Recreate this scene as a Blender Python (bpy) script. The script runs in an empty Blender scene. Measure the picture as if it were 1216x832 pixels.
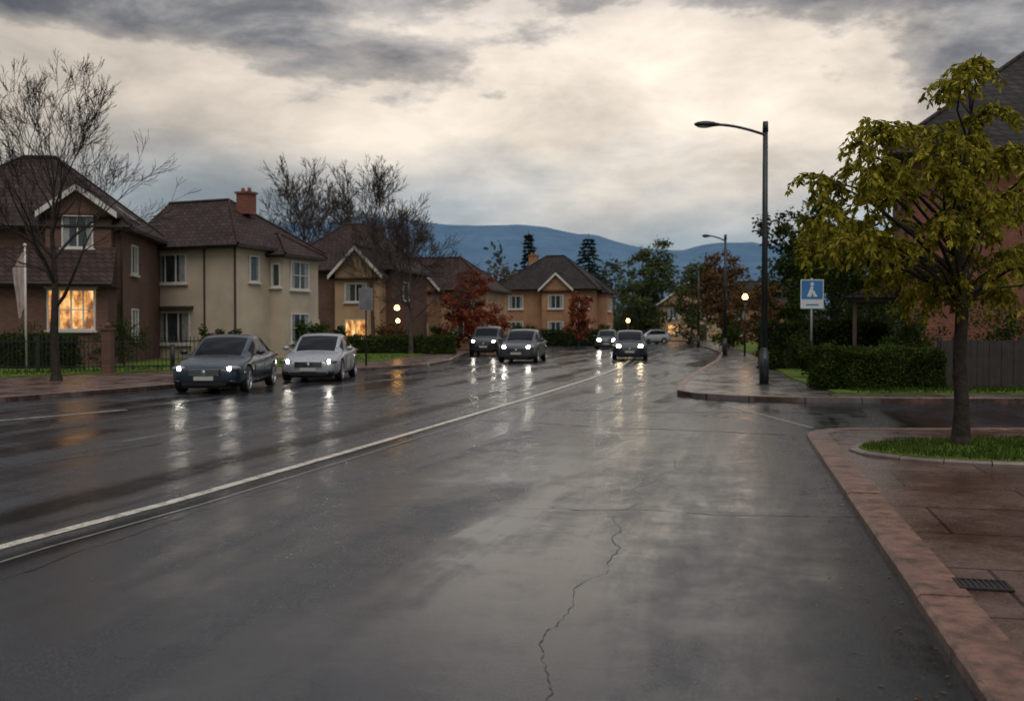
import bpy, bmesh, math, random
from mathutils import Vector, Matrix, noise as mnoise
R=math.radians
scene=bpy.context.scene
scene.view_settings.view_transform='Standard'
scene.view_settings.look='None'
scene.view_settings.exposure=0
A_ROAD=R(13.4)

# ------------------------------------------------------------ materials
def newmat(name):
    m=bpy.data.materials.new(name); m.use_nodes=True
    nt=m.node_tree; nt.nodes.clear()
    out=nt.nodes.new('ShaderNodeOutputMaterial')
    b=nt.nodes.new('ShaderNodeBsdfPrincipled')
    nt.links.new(b.outputs[0],out.inputs[0])
    return m,nt,b,out
def N(nt,t,**k):
    n=nt.nodes.new(t)
    for a,v in k.items(): setattr(n,a,v)
    return n
def ramp(nt,src,stops,interp='LINEAR'):
    r=N(nt,'ShaderNodeValToRGB'); cr=r.color_ramp; cr.interpolation=interp
    while len(cr.elements)<len(stops): cr.elements.new(0.5)
    for e,(p,c) in zip(cr.elements,stops):
        e.position=p
        e.color=(c,c,c,1) if isinstance(c,(int,float)) else (c[0],c[1],c[2],1)
    if src is not None: nt.links.new(src,r.inputs[0])
    return r.outputs[0]
def math_(nt,op,a,b=None,clamp=False):
    n=N(nt,'ShaderNodeMath',operation=op); n.use_clamp=clamp
    for i,x in enumerate((a,b)):
        if x is None: continue
        if isinstance(x,(int,float)): n.inputs[i].default_value=x
        else: nt.links.new(x,n.inputs[i])
    return n.outputs[0]
def mixc(nt,f,a,b,bt='MIX'):
    n=N(nt,'ShaderNodeMix',data_type='RGBA',blend_type=bt)
    for i,x in ((0,f),(6,a),(7,b)):
        if isinstance(x,(int,float)): n.inputs[i].default_value=x if i==0 else (x,x,x,1)
        elif isinstance(x,tuple): n.inputs[i].default_value=(x[0],x[1],x[2],1)
        else: nt.links.new(x,n.inputs[i])
    return n.outputs[2]
def noise(nt,vec,scale,detail=3,rough=0.55,dist=0.0):
    n=N(nt,'ShaderNodeTexNoise'); n.inputs['Scale'].default_value=scale
    n.inputs['Detail'].default_value=detail; n.inputs['Roughness'].default_value=rough
    n.inputs['Distortion'].default_value=dist
    if vec is not None: nt.links.new(vec,n.inputs['Vector'])
    return n.outputs[0]
def coords(nt,rot=0,scale=(1,1,1)):
    tc=N(nt,'ShaderNodeTexCoord')
    if rot==0 and scale==(1,1,1): return tc.outputs['Object']
    mp=N(nt,'ShaderNodeMapping')
    mp.inputs['Rotation'].default_value=(0,0,rot)
    nt.links.new(tc.outputs['Object'],mp.inputs[0])
    if scale==(1,1,1): return mp.outputs[0]
    m2=N(nt,'ShaderNodeMapping'); m2.inputs['Scale'].default_value=scale; nt.links.new(mp.outputs[0],m2.inputs[0]); return m2.outputs[0]
def bump(nt,h,strength,dist,prev=None):
    b=N(nt,'ShaderNodeBump')
    if isinstance(strength,(int,float)): b.inputs['Strength'].default_value=strength
    else: nt.links.new(strength,b.inputs['Strength'])
    b.inputs['Distance'].default_value=dist; nt.links.new(h,b.inputs['Height'])
    if prev is not None: nt.links.new(prev,b.inputs['Normal'])
    return b.outputs[0]
def simple(name,col,rough=0.5,metal=0,var=0.25,scale=3,bmp=0,bscale=40,coat=0,spec=0.5):
    m,nt,b,o=newmat(name)
    v=coords(nt); n=noise(nt,v,scale,3)
    c0=tuple(c*(1-var) for c in col); c1=tuple(min(1,c*(1+var)) for c in col)
    nt.links.new(ramp(nt,n,[(0.3,c0),(0.7,c1)]),b.inputs['Base Color'])
    b.inputs['Roughness'].default_value=rough; b.inputs['Metallic'].default_value=metal
    b.inputs['Coat Weight'].default_value=coat; b.inputs['Coat Roughness'].default_value=0.04
    b.inputs['Specular IOR Level'].default_value=spec
    if bmp: nt.links.new(bump(nt,noise(nt,v,bscale,3),bmp,0.02),b.inputs['Normal'])
    return m
def emis(name,col,st):
    m,nt,b,o=newmat(name)
    b.inputs['Base Color'].default_value=(0.6,0.6,0.6,1)
    b.inputs['Emission Color'].default_value=(*col,1); b.inputs['Emission Strength'].default_value=st
    return m

def mat_asphalt():
    m,nt,b,o=newmat('wet_asphalt')
    P=coords(nt,A_ROAD)
    Ps=coords(nt,A_ROAD,(1.0,0.13,1))
    sep=N(nt,'ShaderNodeSeparateXYZ'); nt.links.new(P,sep.inputs[0])
    wob=noise(nt,coords(nt,A_ROAD,(0.8,0.3,1)),1.3,4,0.65)
    t=math_(nt,'ADD',sep.outputs[0],math_(nt,'MULTIPLY',math_(nt,'SUBTRACT',wob,0.5),0.42))
    tn=math_(nt,'DIVIDE',math_(nt,'ADD',t,14.0),16.0)
    f=lambda x:(x+14)/16
    seam=ramp(nt,tn,[(f(-11.2),0),(f(-10.8),.8),(f(-10.3),0),(f(-8.6),0),(f(-8.45),.5),(f(-8.3),0),(f(-6.6),0),(f(-6.32),1),(f(-6.0),1),(f(-5.82),0),(f(-5.72),0),(f(-5.6),.8),(f(-5.5),0),(f(-5.25),0),
                      (f(-5.15),1),(f(-4.95),1),(f(-4.85),.3),(f(-4.5),0)])
    gut=ramp(nt,tn,[(f(-.2),0),(f(.25),.45),(f(.6),.6),(f(.95),.95)])
    lane=ramp(nt,tn,[(f(-9.5),.12),(f(-7.4),.05),(f(-4.6),0.05),(f(-3.0),.05),(f(-1.9),.33),(f(-.6),.33),(f(.2),.18)])
    big=noise(nt,Ps,1.05,5,0.62,0.5)
    grain=noise(nt,P,58,3,0.78)
    med=noise(nt,P,1.7,6,0.74)
    seamf=math_(nt,'MULTIPLY',seam,ramp(nt,big,[(.3,.55),(.5,1)]))
    wet=math_(nt,'ADD',math_(nt,'ADD',ramp(nt,big,[(0.38,0.08),(0.62,0.78)]),lane),math_(nt,'MULTIPLY',math_(nt,'SUBTRACT',med,.5),1.5),True)
    col=mixc(nt,wet,(0.042,0.046,0.054),(0.018,0.020,0.026))
    col=mixc(nt,math_(nt,'MAXIMUM',seamf,math_(nt,'MULTIPLY',gut,.7)),col,(0.006,0.0065,0.0075))
    col=mixc(nt,0.9,col,ramp(nt,grain,[(0.38,0.12),(0.62,1.5)]),'MULTIPLY')
    nt.links.new(col,b.inputs['Base Color'])
    rg=ramp(nt,wet,[(0,0.38),(0.35,0.26),(.7,.155),(1,0.09)])
    nt.links.new(rg,b.inputs['Roughness'])
    sp=math_(nt,'MULTIPLY',ramp(nt,wet,[(0,.26),(.5,.46),(1,.60)]),ramp(nt,math_(nt,'MAXIMUM',seamf,math_(nt,'MULTIPLY',gut,.45)),[(0,1),(1,.10)]))
    nt.links.new(sp,b.inputs['Specular IOR Level'])
    n1=bump(nt,grain,ramp(nt,wet,[(0,.70),(.5,.32),(1,.10)]),0.0105)
    n2=bump(nt,med,0.065,0.02,n1)
    nt.links.new(n2,b.inputs['Normal'])
    return m
def mat_paving(name,c0,c1,bw,bh,rot,mort=0.012,rlo=0.12,rhi=0.45,offs=0.5):
    m,nt,b,o=newmat(name)
    P=coords(nt,rot)
    br=N(nt,'ShaderNodeTexBrick'); nt.links.new(P,br.inputs['Vector'])
    br.inputs['Scale'].default_value=1; br.inputs['Brick Width'].default_value=bw; br.inputs['Row Height'].default_value=bh
    br.inputs['Mortar Size'].default_value=mort; br.inputs['Mortar Smooth'].default_value=0.3; br.offset=offs
    br.inputs['Color1'].default_value=(*c0,1); br.inputs['Color2'].default_value=(*c1,1)
    br.inputs['Mortar'].default_value=(c0[0]*.15,c0[1]*.15,c0[2]*.15,1)
    n=noise(nt,P,1.1,5,0.7,0.2); g=noise(nt,P,60,3,.75)
    col=mixc(nt,0.8,br.outputs[0],ramp(nt,n,[(0.32,1.2),(0.66,0.35)]),'MULTIPLY')
    col=mixc(nt,0.8,col,ramp(nt,g,[(0.36,0.3),(0.64,1.35)]),'MULTIPLY')
    nt.links.new(col,b.inputs['Base Color'])
    nt.links.new(ramp(nt,n,[(0.36,rhi),(0.64,rlo)]),b.inputs['Roughness'])
    b.inputs['Specular IOR Level'].default_value=0.5
    n1=bump(nt,br.outputs[1],-0.6,0.012)
    nt.links.new(bump(nt,g,0.3,0.006,n1),b.inputs['Normal'])
    return m
def wallcoord(nt,zs=1.0):
    tc=N(nt,'ShaderNodeTexCoord'); s=N(nt,'ShaderNodeSeparateXYZ'); nt.links.new(tc.outputs['Object'],s.inputs[0])
    c=N(nt,'ShaderNodeCombineXYZ'); nt.links.new(math_(nt,'ADD',s.outputs[0],s.outputs[1]),c.inputs[0])
    nt.links.new(math_(nt,'MULTIPLY',s.outputs[2],zs),c.inputs[1]); return tc,c.outputs[0]
def mat_brickwall(name,c0,c1,mortar,bw=0.225,bh=0.075):
    m,nt,b,o=newmat(name); tc,c=wallcoord(nt)
    br=N(nt,'ShaderNodeTexBrick'); nt.links.new(c,br.inputs['Vector'])
    br.inputs['Scale'].default_value=1; br.inputs['Brick Width'].default_value=bw; br.inputs['Row Height'].default_value=bh
    br.inputs['Mortar Size'].default_value=0.009
    br.inputs['Color1'].default_value=(*c0,1); br.inputs['Color2'].default_value=(*c1,1); br.inputs['Mortar'].default_value=(*mortar,1)
    n=noise(nt,tc.outputs['Object'],0.8,5,0.65)
    nt.links.new(mixc(nt,0.7,br.outputs[0],ramp(nt,n,[(0.3,0.55),(0.7,1.1)]),'MULTIPLY'),b.inputs['Base Color'])
    b.inputs['Roughness'].default_value=0.8; b.inputs['Specular IOR Level'].default_value=0.25
    return m
def mat_roof(name,col):
    m,nt,b,o=newmat(name); tc,c=wallcoord(nt,1.5)
    br=N(nt,'ShaderNodeTexBrick'); nt.links.new(c,br.inputs['Vector'])
    br.inputs['Scale'].default_value=1; br.inputs['Brick Width'].default_value=0.32; br.inputs['Row Height'].default_value=0.3
    br.inputs['Mortar Size'].default_value=0.025
    br.inputs['Color1'].default_value=(*col,1); br.inputs['Color2'].default_value=(*[x*0.6 for x in col],1); br.inputs['Mortar'].default_value=(*[x*0.25 for x in col],1)
    n=noise(nt,tc.outputs['Object'],0.7,5,0.7)
    nt.links.new(mixc(nt,0.8,br.outputs[0],ramp(nt,n,[(0.3,0.5),(0.7,1.2)]),'MULTIPLY'),b.inputs['Base Color'])
    b.inputs['Roughness'].default_value=0.7; b.inputs['Specular IOR Level'].default_value=0.12
    nt.links.new(bump(nt,br.outputs[1],-0.6,0.03),b.inputs['Normal'])
    return m
def mat_leaf(name,ca,cb,cc,trans=0.35,clump=1.2):
    m=bpy.data.materials.new(name); m.use_nodes=True; nt=m.node_tree; nt.nodes.clear()
    out=N(nt,'ShaderNodeOutputMaterial'); b=N(nt,'ShaderNodeBsdfDiffuse'); tr=N(nt,'ShaderNodeBsdfTranslucent'); mx=N(nt,'ShaderNodeMixShader')
    g=N(nt,'ShaderNodeNewGeometry'); n=noise(nt,coords(nt),clump,2,0.6)
    f=math_(nt,'ADD',math_(nt,'MULTIPLY',g.outputs['Random Per Island'],0.45),math_(nt,'MULTIPLY',n,0.6))
    col=ramp(nt,f,[(0.2,ca),(0.52,cb),(0.8,cc)])
    nt.links.new(col,b.inputs['Color']); nt.links.new(col,tr.inputs[0])
    mx.inputs[0].default_value=trans
    nt.links.new(b.outputs[0],mx.inputs[1]); nt.links.new(tr.outputs[0],mx.inputs[2]); nt.links.new(mx.outputs[0],out.inputs[0])
    return m
def mat_paint(name,col,metal=0.4):
    m,nt,b,o=newmat(name)
    n=noise(nt,coords(nt),4,3,0.7)
    nt.links.new(ramp(nt,n,[(0.3,tuple(c*0.82 for c in col)),(0.7,col)]),b.inputs['Base Color'])
    b.inputs['Metallic'].default_value=metal
    b.inputs['Specular IOR Level'].default_value=.25
    nt.links.new(ramp(nt,n,[(0.3,0.25),(0.7,0.40)]),b.inputs['Roughness'])
    b.inputs['Coat Weight'].default_value=.55; b.inputs['Coat Roughness'].default_value=0.02
    return m
def mat_marking():
    m,nt,b,o=newmat('worn_road_paint')
    P=coords(nt,A_ROAD)
    n=noise(nt,P,6,5,0.85); g=noise(nt,P,62,2,.75)
    f=ramp(nt,n,[(0.38,0),(0.52,1)])
    f=math_(nt,'MULTIPLY',f,ramp(nt,g,[(0.38,0.25),(0.52,1)]))
    nt.links.new(mixc(nt,f,(0.15,0.145,0.13),(0.72,0.66,0.54)),b.inputs['Base Color'])
    b.inputs['Roughness'].default_value=0.3
    nt.links.new(bump(nt,g,0.35,0.006),b.inputs['Normal'])
    return m
def mat_grass(name,ca,cb):
    m,nt,b,o=newmat(name)
    P=coords(nt); n=noise(nt,P,1.3,4,0.7); g=noise(nt,P,45,3,0.7)
    f=math_(nt,'ADD',math_(nt,'MULTIPLY',n,0.6),math_(nt,'MULTIPLY',g,0.45))
    nt.links.new(ramp(nt,f,[(0.35,ca),(0.68,cb)]),b.inputs['Base Color'])
    b.inputs['Roughness'].default_value=0.85; b.inputs['Specular IOR Level'].default_value=0.1
    return m

ASPH=mat_asphalt(); MARK=mat_marking()
PAVE_L=mat_paving('wet_paving_brown',(0.20,0.12,0.093),(0.14,0.083,0.065),0.6,0.4,R(20),rlo=.14)
PAVE_R=mat_paving('wet_paving_slabs',(0.135,0.078,0.060),(0.10,0.060,0.047),1.5,1.15,A_ROAD,0.016,0.09,0.38,0.35)
PAVE_F=mat_paving('wet_paving_grey',(0.18,0.15,0.135),(0.145,0.125,0.115),1.2,0.9,A_ROAD,0.018,rlo=.11,rhi=.3)
KERB=simple('kerb_stone_red',(0.165,0.084,0.058),0.30,var=0.6,scale=7,bmp=0.6,bscale=60,spec=.5)
KERBG=simple('kerb_stone_grey',(0.18,0.135,0.115),0.34,var=0.3,scale=4,bmp=0.3,bscale=60)
SEAL=simple('tar_seal',(0.012,0.0125,0.014),0.40,scale=20,spec=.3)
GRASS=mat_grass('lawn_grass',(0.028,0.050,0.008),(0.135,0.195,0.030))
GROUND=mat_grass('rough_ground',(0.02,0.03,0.012),(0.05,0.07,0.025))
BRICKR=mat_brickwall('brick_red',(0.30,0.095,0.062),(0.21,0.066,0.043),(0.2,0.14,0.11))
BRICKD=mat_brickwall('brick_brown',(0.18,0.09,0.062),(0.13,0.062,0.044),(0.15,0.12,0.10))
BRICKO=mat_brickwall('brick_orange',(0.44,0.225,0.112),(0.36,0.17,0.09),(0.3,0.22,0.15))
BEIGE=simple('render_beige',(0.46,0.385,0.30),0.8,var=0.15,scale=0.7,bmp=0.15,bscale=30,spec=.2)
TAN=simple('render_tan',(0.40,0.275,0.17),0.8,var=0.2,scale=0.9,bmp=0.15,bscale=30,spec=.2)
ROOFB=mat_roof('roof_tiles_brown',(0.070,0.046,0.040))
ROOFD=mat_roof('roof_tiles_dark',(0.048,0.040,0.039))
WHITE=simple('white_trim',(0.58,0.56,0.52),0.5,var=0.12,spec=.3)
GUTTER=simple('dark_gutter',(0.05,0.04,0.035),0.6,spec=.2)
GLASS=simple('window_glass',(0.03,0.04,0.045),0.08,var=0.5,scale=1.5,spec=0.7)
CURT=simple('window_curtain',(0.25,0.26,0.25),0.3,var=0.3,scale=6,coat=0.5)
WOOD=simple('door_wood',(0.07,0.035,0.025),0.5)
def mat_lit():
    m,nt,b,o=newmat('lit_window')
    n=noise(nt,coords(nt,0,(1,1,.6)),2.6,4,0.65)
    b.inputs['Base Color'].default_value=(0.1,0.08,0.05,1)
    nt.links.new(ramp(nt,n,[(0.38,(0.13,0.04,0.010)),(0.5,(0.62,0.26,0.06)),(0.64,(1.0,0.62,0.27))]),b.inputs['Emission Color'])
    b.inputs['Emission Strength'].default_value=1.3; b.inputs['Roughness'].default_value=0.1
    return m
LITW=mat_lit()
METAL=simple('pole_metal_dark',(0.026,0.030,0.034),0.45,metal=0.3,var=0.3)
METALG=simple('pole_metal_grey',(0.28,0.29,0.30),0.45,metal=0.5)
IRON=simple('black_iron',(0.012,0.012,0.013),0.5)
BARK=simple('bark_dark',(0.036,0.028,0.023),0.8,var=0.4,scale=8,bmp=0.8,bscale=25,spec=.2)
BARKF=simple('bark_far',(0.075,0.058,0.05),0.9,var=0.3,scale=3,spec=.1)
FENCE=simple('fence_wood_dark',(0.026,0.019,0.016),0.65,var=0.4,scale=5,bmp=0.4)
TYRE=simple('tyre_rubber',(0.014,0.014,0.015),0.6)
RIM=simple('alloy_rim',(0.42,0.43,0.45),0.28,metal=0.9,var=0.1)
BLACKP=simple('black_plastic',(0.012,0.012,0.013),0.45,spec=.3)
CHROME=simple('chrome',(0.5,0.51,0.52),0.15,metal=1,var=0.05)
CARGLASS=simple('car_glass',(0.005,0.006,0.008),0.03,var=0.3,spec=0.12)
CARGLASS.node_tree.nodes['Principled BSDF'].inputs['IOR'].default_value=1.35
LENSG=simple('headlight_housing',(0.28,0.29,0.30),0.1,metal=0.5,coat=1)
HEAD=emis('headlight_bulb',(1.0,0.93,0.80),52)
HEADY=emis('headlight_bulb_warm',(1.0,0.80,0.45),52)
LAMPY=emis('lamp_glow_amber',(1.0,0.50,0.12),14)
REDL=simple('tail_light_red',(0.35,0.01,0.01),0.15,coat=1)
PLATE=simple('number_plate',(0.4,0.4,0.37),0.4,var=0.05)
SIGNB=simple('sign_blue',(0.03,0.15,0.36),0.35,var=0.1)
SIGNW=simple('sign_white',(0.55,0.59,0.61),0.35,var=0.05)
LAMPLENS=simple('lamp_lens',(0.4,0.4,0.38),0.2,coat=1)
L_TREE=mat_leaf('leaves_olive',(0.065,0.066,0.008),(0.235,0.215,0.026),(0.56,0.47,0.065),0.5,1.6)
L_RED=mat_leaf('leaves_red',(0.09,0.02,0.014),(0.20,0.048,0.028),(0.29,0.10,0.045),0.35,0.8)
L_DARK=mat_leaf('leaves_dark_green',(0.012,0.021,0.007),(0.035,0.053,0.016),(0.075,0.10,0.027),0.3,0.9)
L_MID=mat_leaf('leaves_mid_green',(0.038,0.052,0.022),(0.08,0.10,0.04),(0.15,0.16,0.062),0.3,0.4)
L_BROWN=mat_leaf('leaves_brown',(0.05,0.03,0.016),(0.12,0.066,0.032),(0.19,0.12,0.052),0.3,0.6)
L_CON=mat_leaf('needles_dark',(0.010,0.018,0.012),(0.022,0.036,0.024),(0.04,0.055,0.035),0.15,0.8)
L_HEDGE=mat_leaf('leaves_hedge',(0.014,0.026,0.008),(0.044,0.07,0.016),(0.10,0.135,0.032),0.3,1.6)
L_FAR_HAZE=mat_leaf('leaves_far_haze',(0.04,0.058,0.05),(0.07,0.092,0.075),(0.125,0.13,0.098),0.3,0.06)  # bluish distance haze put into the leaf colour
L_GRASS=mat_leaf('grass_blades',(0.018,0.038,0.008),(0.05,0.085,0.015),(0.115,0.16,0.032),0.4,1.2)

# ------------------------------------------------------------ mesh builder
class MB:
    def __init__(s): s.v=[];s.f=[];s.m=[];s.sm=[]
    def face(s,pts,mi=0,sm=False):
        b=len(s.v); s.v+= [tuple(p) for p in pts]; s.f.append(tuple(range(b,b+len(pts)))); s.m.append(mi); s.sm.append(sm)
    def hexa(s,P,mi=0):
        b=len(s.v); s.v+=[tuple(p) for p in P]
        for q in ((0,3,2,1),(4,5,6,7),(0,1,5,4),(1,2,6,5),(2,3,7,6),(3,0,4,7)):
            s.f.append(tuple(b+i for i in q)); s.m.append(mi); s.sm.append(False)
    def box(s,x0,x1,y0,y1,z0,z1,mi=0):
        s.hexa([(x0,y0,z0),(x1,y0,z0),(x1,y1,z0),(x0,y1,z0),(x0,y0,z1),(x1,y0,z1),(x1,y1,z1),(x0,y1,z1)],mi)
    def obox(s,o,u,n,a0,a1,z0,z1,d0,d1,mi=0):
        o=Vector(o);u=Vector(u);n=Vector(n);Z=Vector((0,0,1))
        f=lambda a,d,z:o+u*a+n*d+Z*z
        s.hexa([f(a0,d0,z0),f(a1,d0,z0),f(a1,d1,z0),f(a0,d1,z0),f(a0,d0,z1),f(a1,d0,z1),f(a1,d1,z1),f(a0,d1,z1)],mi)
    def tube(s,p0,p1,r0,r1,n=5,mi=0,cap=False):
        p0=Vector(p0);p1=Vector(p1);d=p1-p0
        if d.length<1e-6: return
        d.normalize(); a=d.orthogonal().normalized(); c=d.cross(a); b=len(s.v)
        for p,r in((p0,r0),(p1,r1)):
            for i in range(n):
                t=2*math.pi*i/n; s.v.append(tuple(p+a*(r*math.cos(t))+c*(r*math.sin(t))))
        for i in range(n):
            j=(i+1)%n; s.f.append((b+i,b+j,b+n+j,b+n+i)); s.m.append(mi); s.sm.append(True)
        if cap:
            s.f.append(tuple(b+i for i in range(n))[::-1]); s.m.append(mi); s.sm.append(False)
            s.f.append(tuple(b+n+i for i in range(n))); s.m.append(mi); s.sm.append(False)
    def ell(s,c,r,mi=0,nu=14,nv=9,rz=0):
        b=len(s.v); cz,sz=math.cos(rz),math.sin(rz)
        for j in range(nv+1):
            ph=math.pi*j/nv
            for i in range(nu):
                th=2*math.pi*i/nu
                x,y,z=r[0]*math.sin(ph)*math.cos(th),r[1]*math.sin(ph)*math.sin(th),r[2]*math.cos(ph)
                s.v.append((c[0]+x*cz-y*sz,c[1]+x*sz+y*cz,c[2]+z))
        for j in range(nv):
            for i in range(nu):
                k=(i+1)%nu
                s.f.append((b+j*nu+i,b+(j+1)*nu+i,b+(j+1)*nu+k,b+j*nu+k)); s.m.append(mi); s.sm.append(True)
    def lathe_x(s,c,prof,n=28):
        for k in range(len(prof)-1):
            (x0,r0,_),(x1,r1,mi)=prof[k],prof[k+1]; b=len(s.v)
            for x,r in((x0,r0),(x1,r1)):
                for i in range(n):
                    t=2*math.pi*i/n; s.v.append((c[0]+x,c[1]+r*math.cos(t),c[2]+r*math.sin(t)))
            for i in range(n):
                j=(i+1)%n; s.f.append((b+i,b+j,b+n+j,b+n+i)); s.m.append(mi); s.sm.append(True)
    def build(s,name,mats,parent=None,loc=None):
        me=bpy.data.meshes.new(name); me.from_pydata(s.v,[],s.f)
        for m in mats: me.materials.append(m)
        me.polygons.foreach_set('material_index',s.m); me.polygons.foreach_set('use_smooth',s.sm); me.update()
        o=bpy.data.objects.new(name,me); scene.collection.objects.link(o)
        if parent: o.parent=parent
        if loc: o.location=loc
        return o
def empty(name,loc=(0,0,0),rz=0,scale=1):
    e=bpy.data.objects.new(name,None); e.empty_display_size=0.5; scene.collection.objects.link(e)
    e.location=loc; e.rotation_euler=(0,0,rz); e.scale=(scale,)*3
    return e

# ------------------------------------------------------------ ground, road
def poly_slab(name,pts,z,mat,thick=0.2,parent=None):
    from mathutils.geometry import tessellate_polygon
    tri=tessellate_polygon([[Vector((p[0],p[1],0)) for p in pts]])
    mb=MB(); n=len(pts)
    mb.v=[(p[0],p[1],z) for p in pts]+[(p[0],p[1],z-thick) for p in pts]
    for t in tri:
        a,b,c=[Vector(mb.v[i]) for i in t]
        if (b-a).cross(c-a).z<0: t=(t[0],t[2],t[1])
        mb.f.append(tuple(t)); mb.m.append(0); mb.sm.append(False)
    for i in range(n):
        j=(i+1)%n; mb.f.append((i,j,n+j,n+i)); mb.m.append(0); mb.sm.append(False)
    return mb.build(name,[mat],parent)
def resample(pl,step):
    out=[Vector((pl[0][0],pl[0][1],0))]; acc=0
    for a,b in zip(pl[:-1],pl[1:]):
        a=Vector((a[0],a[1],0)); b=Vector((b[0],b[1],0)); L=(b-a).length; d=step-acc
        while d<=L: out.append(a+(b-a)*(d/L)); d+=step
        acc=L-(d-step)
    return out
def kerb(name,pl,w,z,mat,side=1,step=0.9,gap=0.006,rnd=None):
    rnd=rnd or random.Random(3)
    pts=resample(pl,step); mb=MB()
    nor=[]
    for i in range(len(pts)):
        a=pts[max(0,i-1)]; b=pts[min(len(pts)-1,i+1)]; d=(b-a).normalized(); nor.append(Vector((d.y,-d.x,0))*side)
    for i in range(len(pts)-1):
        a,b=pts[i],pts[i+1]; d=(b-a).normalized(); a2=a+d*gap; b2=b-d*gap
        na,nb=nor[i],nor[i+1]; zz=z+rnd.uniform(-0.004,0.006); c=0.022
        lo=[a2,b2,b2+nb*w,a2+na*w]
        f=lambda p,h:(p.x,p.y,h)
        A0,B0,B1,A1=lo
        mb.hexa([f(A0,-.1),f(B0,-.1),f(B1,-.1),f(A1,-.1),f(A0,zz-c),f(B0,zz-c),f(B1,zz-c),f(A1,zz-c)])
        mb.hexa([f(A0,zz-c),f(B0,zz-c),f(B1,zz-c),f(A1,zz-c),f(A0+na*c,zz),f(B0+nb*c,zz),f(B1-nb*0.004,zz),f(A1-na*.004,zz)])
    return mb.build(name,[mat])
def strip(name,pl,w,z,mat,jit=0,rnd=None,parent=None,step=0.25):
    pts=resample(pl,step); mb=MB(); rnd=rnd or random.Random(1)
    L=[];Rr=[]
    for i,p in enumerate(pts):
        a=pts[max(0,i-1)]; b=pts[min(len(pts)-1,i+1)]; d=(b-a).normalized(); n=Vector((d.y,-d.x,0))
        if jit:
            p=p+n*(mnoise.noise(Vector((i*0.05,jit*7.3,0)))*jit+mnoise.noise(Vector((i*.35,jit*3.3,5)))*jit*0.12)
        ww=w*(rnd.uniform(0.2,1.2)*(1+.95*mnoise.noise(Vector((i*.12,3,w*50)))) if jit else 1)
        L.append(p-n*ww/2); Rr.append(p+n*ww/2)
    for i in range(len(pts)-1):
        mb.face([(L[i].x,L[i].y,z),(Rr[i].x,Rr[i].y,z),(Rr[i+1].x,Rr[i+1].y,z),(L[i+1].x,L[i+1].y,z)])
    return mb.build(name,[mat],parent)

mb=MB(); mb.face([(-3000,-400,-0.06),(3000,-400,-0.06),(3000,3500,-0.06),(-3000,3500,-0.06)]); mb.build('ground',[GROUND])
road=MB(); road.face([(-30,-14,0),(62,-14,0),(62,150,0),(-30,150,0)]); road=road.build('road',[ASPH])

LK=[(-22,-14),(-19,3),(-14.6,15),(-11.2,21.8),(-9.7,25.5),(-8.6,29),(-7.7,34),(-6.6,37),(-5.0,39.5),(-3.6,42.5),(-3.0,48),(-2.9,60),(-1.7,75),(1.5,95),(6,120),(13,150)]
poly_slab('pavement',[(-90,-14)]+LK+[(-90,150)],0.115,PAVE_L)
kerb('kerb',LK,0.16,0.12,KERBG,side=-1)
LW=[(-30,-14),(-24.5,15),(-18.8,26.5),(-14.6,32),(-11,36.8),(-8,41),(-6,46),(-5.4,55),(-4.9,62),(-3.9,76),(-0.8,95),(3.8,120),(11,150)]
poly_slab('lawn',[(-90,-14)]+LW+[(-90,150)],0.15,GRASS)
NK=[(-2.06,-14),(1.07,0),(4.40,14.9),(4.62,15.25),(4.95,15.42),(5.4,15.46),(62,15.5)]
poly_slab('pavement',[(p[0]+0.05,p[1]-0.02) for p in NK]+[(62,-14)],0.075,PAVE_R)
kerb('kerb',NK,0.30,0.08,KERB,side=1,step=0.92)
FK=[(62,20.8),(12,21.4),(8,21.6),(6.3,21.8),(5.1,22.3),(4.3,23.2),(4.05,24.4),(4.5,27),(6.9,36.8),(9.8,47.9),(13,62),(15.3,77),(17.8,96),(21,120),(27,150)]
poly_slab('pavement',FK+[(62,150)],0.115,PAVE_F)
kerb('kerb',FK,0.2,0.12,KERB,side=1)
poly_slab('lawn',[(7.5,23.1),(62,22.6),(62,150),(33,150),(24,122),(19,88),(13.5,55),(8.4,30)],0.145,GRASS)
BX,BY=6.95,12.35
bed=[(BX+2.6*math.cos(2*math.pi*i/40),BY+1.35*math.sin(2*math.pi*i/40)) for i in range(40)]
poly_slab('grass_bed',bed,0.13,GRASS)
kerb('kerb',[(BX+2.72*math.cos(2*math.pi*i/60),BY+1.47*math.sin(2*math.pi*i/60)) for i in range(61)],0.13,0.12,KERBG,side=-1,step=0.5)
rr=random.Random(8); mb=MB()
for i in range(12000):
    t=rr.uniform(0,2*math.pi); q=math.sqrt(rr.random()); x=BX+2.57*q*math.cos(t); y=BY+1.32*q*math.sin(t)
    h=rr.uniform(0.02,0.07)*(1+.6*mnoise.noise(Vector((x*2,y*2,0)))); a=rr.uniform(0,6.28); w=0.006; lx,ly=rr.uniform(-.03,.03),rr.uniform(-.03,.03)
    mb.face([(x-w*math.cos(a),y-w*math.sin(a),.128),(x+w*math.cos(a),y+w*math.sin(a),.128),(x+lx,y+ly,.13+h)])
mb.build('grass_tufts',[L_GRASS])
mb=MB()
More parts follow.
